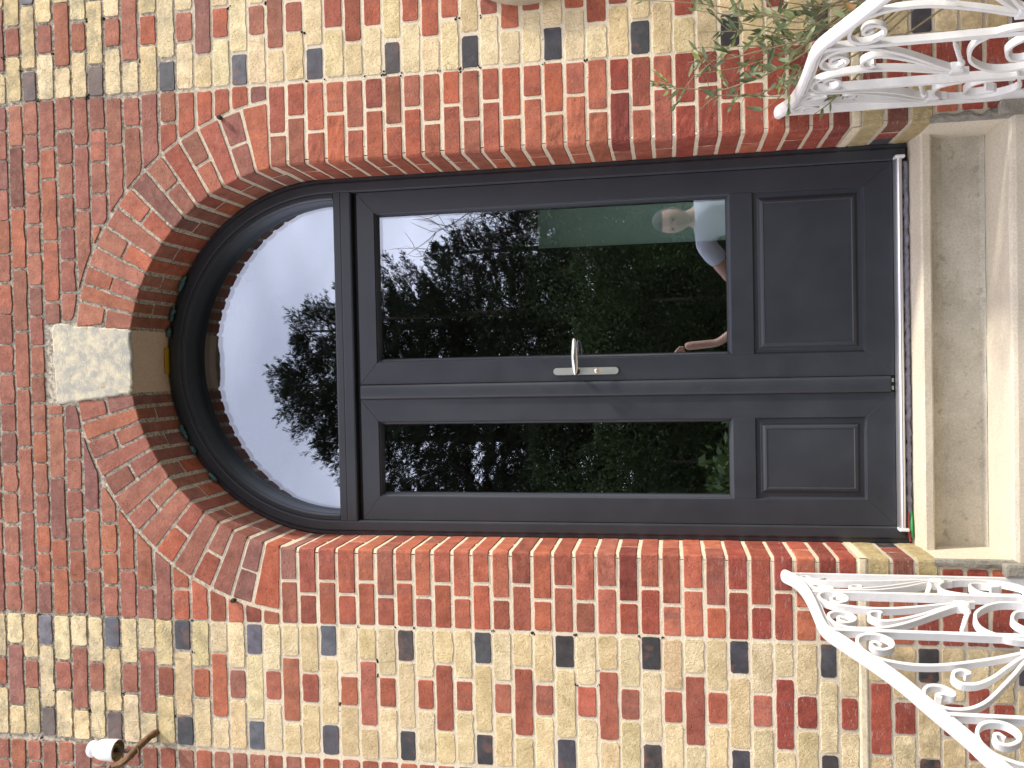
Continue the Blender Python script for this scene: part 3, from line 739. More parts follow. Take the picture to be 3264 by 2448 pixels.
# lever handle
hp = bpy.data.objects.new('lever_handle', None); C.objects.link(hp); hp.parent = leafR; hp.location = Vector((-.065, LF, -.71))-wloc(leafR)
b = MB(); prr = []
def capsule(x, z0, z1, r, n=10):
    return [(x+r*math.cos(t), z1-r+r*math.sin(t)) for t in np.linspace(0, PI, n)]+[(x+r*math.cos(t), z0+r+r*math.sin(t)) for t in np.linspace(PI, 2*PI, n)]
po = capsule(-.065, -.850, -.632, .0122); k = len(po); pc = np.array(po).mean(0)
v = [(x, LF, z) for x, z in po]+[(x, LF-.0068, z) for x, z in po]+[(pc[0]+(x-pc[0])*.93, LF-.0085, pc[1]+(z-pc[1])*.993) for x, z in po]
b.add(v, [[r*k+i, r*k+(i+1) % k, (r+1)*k+(i+1) % k, (r+1)*k+i] for r in range(2) for i in range(k)]+[list(range(2*k, 3*k))]); part('backplate', b, M_steel, hp)
b = MB(); b.lathe([(.0, -.0485), (.0075, -.048), (.0085, -.045), (.0085, -.012), (.0105, -.009), (.0105, -.0065)], (-.066, LF, -.711), 'Y', 16); part('neck', b, M_black, hp)
b = MB(); xs = np.linspace(-.076, .0425, 16); v = []; f = []; nn = 12
for i, x in enumerate(xs):
    t = i/15; w = .0065+.0045*math.sin(PI*min(1, max(0, t*1.02))**.9) if 0 < t < 1 else .004
    d = .0042+.0025*math.sin(PI*t); zc = -.7095+.0015*t; yc = LF-.047-.006*math.sin(PI*t)
    for j in range(nn):
        a = 2*PI*j/nn; v.append((x, yc+d*math.sin(a), zc+w*math.cos(a)))
f = [[i*nn+j, i*nn+(j+1) % nn, (i+1)*nn+(j+1) % nn, (i+1)*nn+j] for i in range(15) for j in range(nn)]
b.add(v, f, True); b.add(v[:nn], [list(range(nn))[::-1]]); b.add(v[-nn:], [list(range(nn))]); part('lever', b, M_chrome, hp)
b = MB(); ck = capsule(-.065, -.8035, -.778, .0042); k = len(ck); b.add([(x, LF-.0098, z) for x, z in ck]+[(x, LF-.006, z) for x, z in ck], [list(range(k))]+[[i, (i+1) % k, k+(i+1) % k, k+i] for i in range(k)])
b.lathe([(0, -.0112), (.0065, -.0112), (.0072, -.0105), (.0072, -.006)], (-.065, LF, -.7765), 'Y', 20); part('lock_cylinder', b, M_brass, hp)
b = MB(); b.box(-.0685, -.0635, LF-.0117, LF-.0110, -.7772, -.7755); part('key_slot', b, M_gasket, hp)
# weather bar
b = MB(); v = []; f = []; n = 12
for x in (-.572, .572):
    for i in range(n+1): t = PI*i/n; v.append((x, .228-.032*math.sin(t)**.8, -1.7215+.0125*math.cos(t)))
f = [[i, i+1, n+2+i, n+1+i] for i in range(n)]; b.add(v, f, True); wb = part('weather_bar', b, M_alu, door)
for sg in (-1, 1):
    b = MB(); b.box(min(sg*.5725, sg*.582), max(sg*.5725, sg*.582), .190, .232, -1.737, -1.7085, .003); part('end_cap', b, M_plas, wb)
b = MB(); b.box(-.60, .60, .232, .34, -1.7515, -1.7085); part('base_packing', b, M_black, door)

# sealing film below the bar, foam in the arch gap, packer, cables
b = MB(); v = []; f = []; nn = 10; xs = np.linspace(-.588, .565, 150)
for i, x in enumerate(xs):
    lump = .5+.5*noise.noise(Vector((x*38, 4, 2)))+.35*noise.noise(Vector((x*95, 1, 7))); r = .0055+.0055*max(0, lump); yc = .217+.006*noise.noise(Vector((x*30, 9, 1))); zc = -1.7435+.0035*noise.noise(Vector((x*45, 3, 5)))
    for j in range(nn):
        t = 2*PI*j/nn; k = 1+.35*noise.noise(Vector((x*120, math.cos(t)*2, math.sin(t)*2))); v.append((x, yc+r*k*math.cos(t), zc+r*k*math.sin(t)))
f = [[i*nn+j, i*nn+(j+1) % nn, (i+1)*nn+(j+1) % nn, (i+1)*nn+j] for i in range(149) for j in range(nn)]; b.add(v, f, True)
tag(part('sealing_film', b, M_film, None), 'crumpled grey sealing film squeezed out under the silver weather bar', 'sealing film')
FOAM = [(60, 66, 'teal foam lump at the right shoulder of the door frame'), (71, 76.5, 'long teal foam lump right of the yellow packer'), (78.5, 82, 'short teal foam lump closest to the yellow packer on its right'), (112, 117.5, 'teal foam lump left of the keystone under the arch'), (120, 123, 'second teal foam lump left of the keystone'), (131, 135, 'small teal foam lump low on the left of the arch')]
for k, (d0, d1, lab) in enumerate(FOAM):
    b = MB(); v = []; nn = 9; ds = np.linspace(d0, d1, int((d1-d0)*5)+3)
    for i, d in enumerate(ds):
        e = math.sin(PI*i/(len(ds)-1))**.4; r = (.0075+.005*noise.noise(Vector((d*1.3, k, 3))))*max(.05, e); rad = .6175+.003*noise.noise(Vector((d*.9, k, 8))); t0_ = math.radians(d)
        for j in range(nn):
            t = 2*PI*j/nn; q = 1+.4*noise.noise(Vector((d*1.8, math.cos(t)*1.5, math.sin(t)*1.5+k))); rr_ = rad+r*q*math.cos(t); v.append((rr_*math.cos(t0_), .212+r*q*1.2*math.sin(t), AC+rr_*math.sin(t0_)))
    f = [[i*nn+j, i*nn+(j+1) % nn, (i+1)*nn+(j+1) % nn, (i+1)*nn+j] for i in range(len(ds)-1) for j in range(nn)]; b.add(v, f, True)
    tag(part('foam_lump', b, M_foam, None), lab, 'foam', 'foam lumps between arch and frame')
b = MB(); b.box(-.044, .049, .205, .232, .7795, .7845, .001)
tag(part('packer', b, M_yel, None), 'yellow plastic packer wedged under the keystone above the frame', 'packer')
b = MB(); b.tube(spline([(-.50, .222, -1.741), (-.55, .206, -1.739), (-.59, .203, -1.7385), (-.613, .206, -1.7425)], 5), .0032, 8); tag(part('cable', b, M_redw, None), 'red cable end sticking out under the left end of the sill bar', 'cable')
b = MB(); b.tube(spline([(-.50, .222, -1.749), (-.55, .203, -1.7465), (-.58, .200, -1.746), (-.601, .203, -1.7478)], 5), .0042, 8); tag(part('cable', b, M_grnw, None), 'green cable end lying below the red cable by the sill', 'cable')

# ------------------------------------------------------------------ room behind the glass
b = MB(); x, y0, y1, z0, z1 = 1.6, .40, 1.6, -1.752, 1.25; wx0, wx1, wz0, wz1 = .56, 1.58, -1.72, -.52
b.add([(-x, y1, z0), (x, y1, z0), (x, y1, z1), (-x, y1, z1), (-x, y0, z0), (x, y0, z0), (x, y0, z1), (-x, y0, z1)], [[4, 7, 3, 0], [1, 2, 6, 5], [3, 7, 6, 2], [0, 1, 5, 4]])
def wallq(a0, a1, c0, c1): b.add([(a0, y1, c0), (a1, y1, c0), (a1, y1, c1), (a0, y1, c1)], [[0, 3, 2, 1]])
wallq(-x, wx0, z0, z1); wallq(wx1, x, z0, z1); wallq(wx0, wx1, wz1, z1); wallq(wx0, wx1, z0, wz0)      # unseen opening added in the back wall so sky lights the screen from behind
tag(add('hall', b.mesh('hall'), M_int), None, None, None, 'structure')
b = MB(); b.box(.405, .80, .62, .628, -1.752, -.53, .002)
tag(part('glass_screen', b, M_panel, None), 'pale green frosted glass screen behind the right door glass', 'screen')

# ------------------------------------------------------------------ railings
def plan(s):
    s1, s2, k3 = .15, .4, .5; a = min(1, max(0, (s-s1)/(s2-s1))); return .68+k3*((s2-s1)*a*a/2+max(0, s-s2))
def plan_d(s): a = min(1, max(0, (s-.15)/.25)); v = Vector((.5*a, -1, 0)); return v.normalized()      # (outward x, y)
CURVES = {
 'scroll_near': [  # next to each upright, first bay
  [(.054, -1.444), (.069, -1.423), (.060, -1.401), (.040, -1.403), (.036, -1.388), (.051, -1.379), (.076, -1.394), (.086, -1.43), (.086, -1.493), (.074, -1.598), (.051, -1.706), (.045, -1.78)],
  [(.160, -1.449), (.146, -1.432), (.138, -1.407), (.149, -1.391), (.170, -1.404), (.181, -1.435), (.180, -1.495), (.169, -1.570), (.137, -1.637), (.083, -1.708), (.060, -1.78)],
  [(.143, -1.522), (.133, -1.526), (.131, -1.506), (.145, -1.494), (.160, -1.503), (.157, -1.539), (.125, -1.607), (.068, -1.703), (.05, -1.76)],
  [(.23, -1.90), (.198, -1.913), (.107, -1.947), (.049, -1.904), (.041, -1.842), (.054, -1.78), (.086, -1.746), (.129, -1.728), (.167, -1.734), (.188, -1.768), (.202, -1.82), (.203, -1.88), (.185, -1.94)],
  [(.120, -1.86), (.108, -1.885), (.093, -1.889), (.077, -1.85), (.088, -1.82), (.125, -1.812), (.168, -1.818), (.186, -1.855), (.185, -1.91)],
 ],
 'scroll_mid': [
  [(.332, -1.446), (.328, -1.430), (.340, -1.428), (.348, -1.444), (.340, -1.465), (.324, -1.468), (.309, -1.449), (.307, -1.423), (.321, -1.406), (.343, -1.409), (.364, -1.436), (.367, -1.493), (.357, -1.551), (.331, -1.614), (.290, -1.686), (.258, -1.74)],
  [(.313, -1.532), (.304, -1.538), (.301, -1.524), (.308, -1.508), (.325, -1.508), (.338, -1.533), (.331, -1.575), (.307, -1.638), (.270, -1.705), (.252, -1.76)],
  [(.230, -1.440), (.241, -1.427), (.257, -1.430), (.262, -1.448), (.249, -1.466), (.221, -1.466), (.206, -1.446), (.204, -1.415), (.223, -1.399), (.251, -1.403), (.273, -1.437), (.285, -1.492), (.287, -1.548), (.278, -1.615), (.258, -1.700), (.240, -1.78)],
  [(.30, -1.97), (.258, -1.93), (.240, -1.89), (.241, -1.84), (.264, -1.797), (.302, -1.762), (.348, -1.757), (.376, -1.79), (.388, -1.838), (.385, -1.90), (.35, -1.96)],
  [(.318, -1.89), (.300, -1.908), (.283, -1.89), (.288, -1.86), (.322, -1.842), (.350, -1.862), (.358, -1.91), (.34, -1.96)],
 ],
 'scroll_far': [
  [(.417, -1.512), (.409, -1.499), (.414, -1.488), (.428, -1.496), (.431, -1.515), (.421, -1.536), (.403, -1.538), (.388, -1.516), (.385, -1.488), (.395, -1.464), (.414, -1.457), (.438, -1.468), (.459, -1.499), (.471, -1.556), (.472, -1.61), (.465, -1.665), (.447, -1.751), (.426, -1.827), (.415, -1.87)],
  [(.495, -1.676), (.489, -1.688), (.482, -1.674), (.488, -1.655), (.505, -1.648), (.519, -1.662), (.518, -1.694), (.499, -1.734), (.467, -1.778), (.437, -1.823), (.42, -1.87)],
  [(.560, -1.607), (.553, -1.598), (.549, -1.614), (.553, -1.632), (.543, -1.636), (.529, -1.615), (.529, -1.589), (.542, -1.574), (.560, -1.572), (.578, -1.588), (.587, -1.618), (.584, -1.656), (.566, -1.695), (.529, -1.739), (.485, -1.786), (.447, -1.826), (.425, -1.88)],
  [(.652, -1.706), (.643, -1.696), (.647, -1.686), (.663, -1.687), (.668, -1.706), (.656, -1.731), (.636, -1.738), (.618, -1.72), (.614, -1.691), (.623, -1.667), (.640, -1.654), (.661, -1.652), (.684, -1.664), (.700, -1.688), (.713, -1.73), (.715, -1.79), (.70, -1.86), (.67, -1.93)],
  [(.46, -2.06), (.43, -2.0), (.425, -1.95), (.45, -1.90), (.50, -1.86), (.56, -1.86), (.59, -1.91), (.58, -1.99), (.54, -2.06)],
 ]}
def railing(sg, label):
    rt = root('stair_railing', (sg*.70, -.30, GZ), label, 'railing', 'white scrolled railings flanking the steps')
    def P(s, z, off=0):
        d = plan_d(s); n_ = Vector((-d.y, d.x, 0))                 # outward normal of the railing surface
        return Vector((sg*(plan(s)+off*n_.x), -s+off*n_.y, z))
    def ribbon(pts, w=.0205, t=.0082, taper=True):
        sp = spline(pts, 5); b = MB(); v = []; f = []; k = len(sp)
        for i in range(k):
            a, c = sp[max(i-1, 0)], sp[min(i+1, k-1)]; T = np.array([c[0]-a[0], c[1]-a[1]]); T /= (np.hypot(*T)+1e-9); N_ = np.array([-T[1], T[0]])
            tt = t*(1.0 if i > 3 else .8)
            for (o, n_) in ((-1, -.75), (-.9, -1), (.9, -1), (1, -.75), (1, .75), (.9, 1), (-.9, 1), (-1, .75)):
                q = sp[i]+N_*n_*tt/2; v.append(P(q[0], q[1], o*w/2))
        for i in range(k-1):
            for j in range(8): f.append([i*8+j, i*8+(j+1) % 8, (i+1)*8+(j+1) % 8, (i+1)*8+j])
        f += [list(range(8)), list(range((k-1)*8, k*8))[::-1]]
        if sg > 0: f = [q[::-1] for q in f]
        b.add(v, f); return b
    hz = [(-.004, -1.336), (.02, -1.341), (.05, -1.353), (.096, -1.364), (.16, -1.370), (.246, -1.376), (.32, -1.381), (.36, -1.386), (.385, -1.398), (.416, -1.428), (.474, -1.487), (.522, -1.531), (.584, -1.577), (.66, -1.634), (.706, -1.664), (.85, -1.775), (1.0, -1.885), (1.15, -1.99)]
    sp = spline(hz, 4); b = MB(); v = []; f = []
    sec = [(-.0200, -.004), (-.0195, .003), (-.0150, .0085), (-.007, .0115), (0, .0122), (.007, .0115), (.0150, .0085), (.0195, .003), (.0200, -.004), (.0150, -.0085), (.008, -.0095), (.008, -.0180), (-.008, -.0180), (-.008, -.0095), (-.0150, -.0085)]
    n = len(sec)
    for i, q in enumerate(sp):
        a, c = sp[max(i-1, 0)], sp[min(i+1, len(sp)-1)]; T = np.array([c[0]-a[0], c[1]-a[1]]); T /= np.hypot(*T); N_ = np.array([-T[1], T[0]]); N_ *= (1 if N_[1] > 0 else -1)
        e = 1 if i > 2 else (.55, .85, .97)[i]
        for (o, h) in sec: w = q+N_*h*e; v.append(P(w[0], w[1], o*e))
    for i in range(len(sp)-1):
        for j in range(n): f.append([i*n+j, i*n+(j+1) % n, (i+1)*n+(j+1) % n, (i+1)*n+j])
    f += [list(range(n))[::-1], list(range((len(sp)-1)*n, len(sp)*n))]
    if sg > 0: f = [q[::-1] for q in f]
    b.add(v, f, False); hr = part('handrail', b, M_white, rt)
    def rz(s): return float(np.interp(s, [h[0] for h in hz], [h[1] for h in hz]))
    for s in (.014, .203, .376, .602, .85, 1.08):
        zb = -2.12 if s < .3 else (-2.265 if s < .62 else (-2.41 if s < .93 else GZ))
        pts = [(s, rz(s)-.012), (s+.001, (rz(s)+zb)/2), (s+.003, zb-.004)]
        part('upright', ribbon(pts, .0245, .0118), M_white, rt)
    for grp in CURVES.values():
        for pts in grp: part('scroll', ribbon(pts), M_white, rt)
    # twisted links and collars
    for (a, z0), (c, z1) in (((.196, -1.676), (.098, -1.711)), ((.370, -1.707), (.289, -1.747)), ((.596, -1.80), (.47, -1.84))):
        b = MB(); v = []; f = []; k = 26
        for i in range(k):
            t = i/(k-1); q = P(a+(c-a)*t, z0+(z1-z0)*t); an = t*4.2*PI; r = .0068*(.35+.65*min(1, t*5))
            for j in range(4):
                aa = an+j*PI/2; v.append(q+Vector((0, 0, 1))*r*math.sin(aa)+Vector((1, 0, 0))*r*math.cos(aa))
        f = [[i*4+j, i*4+(j+1) % 4, (i+1)*4+(j+1) % 4, (i+1)*4+j] for i in range(k-1) for j in range(4)]+[[0, 1, 2, 3], [4*k-4, 4*k-3, 4*k-2, 4*k-1]]
        b.add(v, f); part('twist', b, M_white, rt)
        b = MB(); b.lathe([(.010*math.sin(t), .010*math.cos(t)) for t in np.linspace(0, PI, 7)], P(c-.012, z1-.004), 'Z', 10); part('ball', b, M_white, rt)
    for s, z in ((.062, -1.742), (.254, -1.745), (.43, -1.84)):
        q = P(s, z); b = MB(); b.box(q.x-.014, q.x+.014, q.y-.017, q.y+.017, z-.016, z+.016, .004); part('collar', b, M_white, rt)
    return rt
railing(-1, 'white scrolled iron railing left of the steps, in full sun')
railing(1, 'white scrolled iron railing right of the steps, below the olive branches')

# ------------------------------------------------------------------ small things on the wall
for x, z, lab in ((.794, .427, 'rusty bolt head right of the arch at the end of its bricks'), (-.803, .424, 'rusty bolt head left of the arch at the end of its bricks')):
    b = MB(); b.lathe([(.0, -.016), (.0055, -.016), (.0075, -.0145), (.0078, -.006), (.006, -.004), (.006, .004)], (x, 0, z), 'Y', 14); b.lathe([(0, -.0158), (.003, -.0162), (.004, -.0175), (.0055, -.0165)], (x, 0, z), 'Y', 12)
    tag(part('bolt', b, M_iron, None), lab, 'bolt')
# insulator on its bracket, with the dead vine round it
ins = root('insulator', (-1.287, -.10, .80), 'white porcelain insulator on an iron bracket at the top left', 'insulator')
b = MB(); I0 = (-1.287, -.10, .80)
b.lathe([(.0, .108), (.012, .1075), (.021, .104), (.0265, .097), (.0275, .089), (.0245, .082), (.0235, .078), (.0265, .073), (.031, .066), (.0335, .056), (.0345, .040), (.0352, .018), (.0355, .003), (.0350, .0), (.0335, .0)], I0, 'Z', 32); part('bell', b, M_porc, ins)
b = MB(); b.lathe([(.0336, .0), (.032, .004), (.030, .02), (.026, .03), (.020, .008), (.0175, .006), (.016, .010), (.012, .03), (.0, .03)], I0, 'Z', 24); part('skirt', b, M_porcin, ins)
b = MB(); b.tube(spline([(-1.287, -.10, .83), (-1.287, -.10, .78), (-1.286, -.098, .755), (-1.280, -.085, .742), (-1.272, -.05, .735), (-1.268, .012, .732)], 5), .0065, 8); part('bracket', b, M_iron, ins)
b = MB(); pts = spline([(-1.264, .004, .724), (-1.262, -.035, .722), (-1.268, -.07, .727), (-1.284, -.10, .739), (-1.303, -.118, .755), (-1.325, -.128, .785), (-1.346, -.13, .825), (-1.37, -.12, .87), (-1.42, -.10, .95)], 6)
b.tube(pts, [.0115+.003*noise.noise(Vector((i*.35, 2, 0))) for i in range(len(pts))], 9)
b2 = spline([(-1.268, -.078, .731), (-1.290, -.112, .741), (-1.310, -.135, .758), (-1.322, -.138, .788), (-1.333, -.143, .80), (-1.35, -.14, .835)], 6); b.tube(b2, .0045, 6)
b.tube(spline([(-1.330, -.135, .80), (-1.322, -.142, .805), (-1.318, -.143, .797)], 4), .0025, 5)
b.tube(spline([(-1.276, -.10, .728), (-1.285, -.11, .718), (-1.297, -.112, .72), (-1.30, -.108, .712)], 4), .0018, 5)
tag(part('vine_stem', b, M_vine, None), 'thick dead vine stem hooked out of the wall under the insulator', 'vine')
# stoneware plaque at the right edge
b = MB(); cx, cz, ax, az = 1.346, -.60, .281, .27; v = []; f = []; n = 48
pr = [(1.0, .002), (1.0, -.028), (.985, -.036), (.95, -.038), (.93, -.034), (.91, -.030), (.6, -.046), (.3, -.055), (0, -.058)]
for r, y in pr:
    for j in range(n): t = 2*PI*j/n; v.append((cx+ax*r*math.cos(t), y, cz+az*r*math.sin(t)))
f = [[i*n+j, i*n+(j+1) % n, (i+1)*n+(j+1) % n, (i+1)*n+j] for i in range(len(pr)-1) for j in range(n)]; b.add(v, f, True)
tag(part('wall_plaque', b, M_plaque, None), 'round pale stoneware plaque cut off by the edge right of the door', 'plaque')

# ------------------------------------------------------------------ olive shrub in its pot, right of the steps
ol = root('olive_shrub', (1.12, -.20, GZ), 'straggly olive shrub spreading over the wall behind the right railing', 'shrub')
b = MB(); P0 = Vector((1.12, -.20, GZ+.012))
b.lathe([(0, 0), (.13, 0), (.15, .05), (.19, .28), (.205, .29), (.205, .33), (.185, .33), (.18, .30), (0, .30)], P0, 'Z', 28)
tag(part('plant_pot', b, M_terra, None), 'terracotta pot under the olive shrub right of the steps', 'pot')
leafme = []
for k in range(3):
    n = 6; v = []; f = []; Ls, wd = (.037, .0047) if k < 2 else (.03, .0042)
    for i in range(n+1):
        t = i/n; w = wd*math.sin(PI*min(1, t**.8*1.0))**.9*(1 if 0 < t < 1 else 0); zc = .004*math.sin(t*2.5)*(k-.6)
        v += [(t*Ls, -w, zc+.0012), (t*Ls, 0, zc), (t*Ls, w, zc+.0012)]
    for i in range(n): f += [[i*3, i*3+1, i*3+4, i*3+3], [i*3+1, i*3+2, i*3+5, i*3+4]]
    me = mesh('leaf', v, f, True); me.materials.append((M_olive, M_olive4, M_olive2)[k]); leafme.append(me)
nleaf = 0
rest_leaf = MB()
def put_leaf(p, d, size, young):
    global nleaf
    d = d.normalized(); up = Vector((random.gauss(0, .5), -1+random.gauss(0, .4), random.gauss(0, .5))); s = d.cross(up).normalized(); n_ = s.cross(d)
    me = leafme[2] if young else random.choice(leafme[:2])
    M_ = Matrix((d*size, s*size, n_*size)).transposed().to_4x4(); M_.translation = p
    if nleaf < 300 and p.z > -1.75:
        o = bpy.data.objects.new('leaf', me); C.objects.link(o); o.parent = ol; M_.translation = p-Vector(ol.location); o.matrix_local = M_; nleaf += 1
    else: rest_leaf.add([M_ @ w.co for w in me.vertices], [list(q.vertices) for q in me.polygons], True)
STEMS = [[(.82, -.20, -1.383), (.795, -.19, -1.242), (.789, -.18, -1.181), (.792, -.17, -1.078)],
 [(.805, -.18, -1.383), (.789, -.17, -1.313), (.771, -.16, -1.222), (.763, -.15, -1.098)],
 [(.774, -.22, -1.383), (.725, -.22, -1.282), (.709, -.21, -1.221), (.699, -.2, -1.159), (.71, -.2, -1.076), (.715, -.19, -1.014)],
 [(.731, -.21, -1.382), (.694, -.2, -1.301), (.676, -.2, -1.241), (.684, -.2, -1.159), (.652, -.19, -1.107)],
 [(.708, -.2, -1.362), (.672, -.19, -1.321), (.642, -.18, -1.281)],
 [(.807, -.14, -1.385), (.825, -.13, -1.323), (.839, -.12, -1.263), (.848, -.11, -1.182), (.855, -.1, -1.1)],
 [(.836, -.16, -1.386), (.87, -.15, -1.284), (.879, -.14, -1.182), (.888, -.13, -1.111)],
 [(.865, -.2, -1.386), (.887, -.2, -1.304), (.898, -.19, -1.224), (.93, -.18, -1.1)],
 [(.90, -.16, -1.39), (.93, -.14, -1.25), (.97, -.13, -1.10), (1.0, -.12, -.93)], [(.95, -.2, -1.39), (1.0, -.2, -1.2), (1.03, -.2, -1.02), (1.02, -.2, -.86)],
 [(.88, -.10, -1.42), (.90, -.09, -1.30), (.93, -.08, -1.20)], [(.79, -.10, -1.43), (.78, -.09, -1.36), (.80, -.09, -1.28)],
 [(.76, -.12, -1.46), (.73, -.11, -1.41), (.72, -.11, -1.34)], [(.85, -.25, -1.5), (.83, -.26, -1.42), (.86, -.26, -1.34), (.875, -.25, -1.27)],
 [(.92, -.26, -1.46), (.95, -.27, -1.34), (.96, -.26, -1.22)], [(.70, -.12, -1.50), (.665, -.11, -1.46), (.640, -.10, -1.42)],
 [(.87, -.13, -1.47), (.865, -.12, -1.38), (.84, -.11, -1.30)], [(.90, -.2, -1.48), (.91, -.19, -1.38), (.90, -.18, -1.29), (.93, -.17, -1.2)], [(.93, -.15, -1.52), (.93, -.14, -1.42), (.955, -.13, -1.32)], [(.84, -.16, -1.50), (.83, -.15, -1.42), (.81, -.14, -1.36)], [(.88, -.22, -1.52), (.86, -.22, -1.44), (.835, -.21, -1.38)], [(.97, -.2, -1.5), (.985, -.19, -1.38), (.975, -.18, -1.27)],
 [(1.1, -.2, -1.4), (1.14, -.2, -1.2), (1.16, -.18, -.95), (1.2, -.16, -.75)], [(1.2, -.25, -1.4), (1.26, -.28, -1.15), (1.3, -.3, -.9), (1.33, -.3, -.65)],
 [(1.3, -.25, -1.5), (1.42, -.3, -1.25), (1.5, -.32, -.95)], [(1.25, -.4, -1.5), (1.32, -.5, -1.2), (1.4, -.52, -.9), (1.45, -.5, -.6)], [(1.15, -.4, -1.5), (1.2, -.5, -1.25), (1.22, -.52, -.95)],
 [(1.35, -.3, -1.7), (1.5, -.4, -1.5), (1.62, -.42, -1.2)], [(1.3, -.15, -1.6), (1.45, -.16, -1.4), (1.6, -.16, -1.1), (1.66, -.16, -.8)]]
for i, q in enumerate(STEMS):
    s0 = Vector(q[0]); base = Vector((1.12+.06*math.sin(i*2.4), -.20+.06*math.cos(i*2.4), GZ+.30))
    mid1 = base.lerp(s0, .4)+Vector((.03*math.sin(i*1.7), -.03, .10)); mid2 = base.lerp(s0, .78)+Vector((.03*math.sin(i), 0, .05))
    pts = spline([base, mid1, mid2]+q, 6); n = len(pts); b = MB(); b.tube(pts, [.0034*(1-.72*k/n) for k in range(n)], 6)
    if i == 0: b.tube([base+Vector((.02, 0, -.02)), base+Vector((.0, 0, .15))], .014, 8)
    part('stem', b, M_stem, ol)
    tw = None
    for k in range(int(n*.42), n, 1):
        if i >= 22 and k < n*.5: pass
        p = Vector(pts[k]); T = (Vector(pts[min(k+1, n-1)])-Vector(pts[k-1])).normalized()
        if random.random() < (.36 if i < 22 else .9):
            for s in ((-1, 1) if random.random() < .6 else (1,)):
                side = T.orthogonal().normalized(); side.rotate(Quaternion(T, random.uniform(0, 2*PI)))
                put_leaf(p, T*random.uniform(.1, 1.1)+side*s*random.uniform(.5, 1), random.uniform(.7, 1.45), k > n-5 and random.random() < .5)
        if random.random() < (.11 if i < 22 else .6):          # short side twig
            side = T.orthogonal().normalized(); side.rotate(Quaternion(T, random.uniform(0, 2*PI))); side.y *= .5
            e = p+(T*.8+side).normalized()*random.uniform(.04, .10); b = MB(); b.tube([p, p.lerp(e, .5)+Vector((0, 0, .004)), e], [.0013, .0011, .0008], 5); part('twig', b, M_stem, ol)
            for t in (.45, .7, .95, 1.0):
                for s in (-1, 1): put_leaf(p.lerp(e, t), (e-p).normalized()+side.cross(T)*s*random.uniform(.4, .9), random.uniform(.5, .95), random.random() < .25)
# thick unseen side of the bush
for i in range(2600):
    p = Vector((1.42+random.gauss(0, .20), -.34+random.gauss(0, .13), -1.15+random.gauss(0, .36)))
    if p.y > -.04 or p.x < 1.12 or p.z < -2.1: continue
    put_leaf(p, Vector((random.gauss(0, 1), random.gauss(0, 1), random.gauss(.3, 1))), random.uniform(.8, 1.5), random.random() < .2)
o = part('foliage', rest_leaf, M_olive, ol); o['kind'] = 'stuff'
b = MB(); v = [(.862, -.25, -1.512), (.868, -.256, -1.498), (.874, -.262, -1.50), (.870, -.250, -1.488), (.880, -.262, -1.482), (.888, -.254, -1.474)]
b.add(v, [[0, 1, 3], [0, 2, 1], [1, 2, 4, 3], [3, 4, 5]]); o = part('dead_leaf', b, M_olive3, ol, 'curled orange dead leaf caught by the handrail')

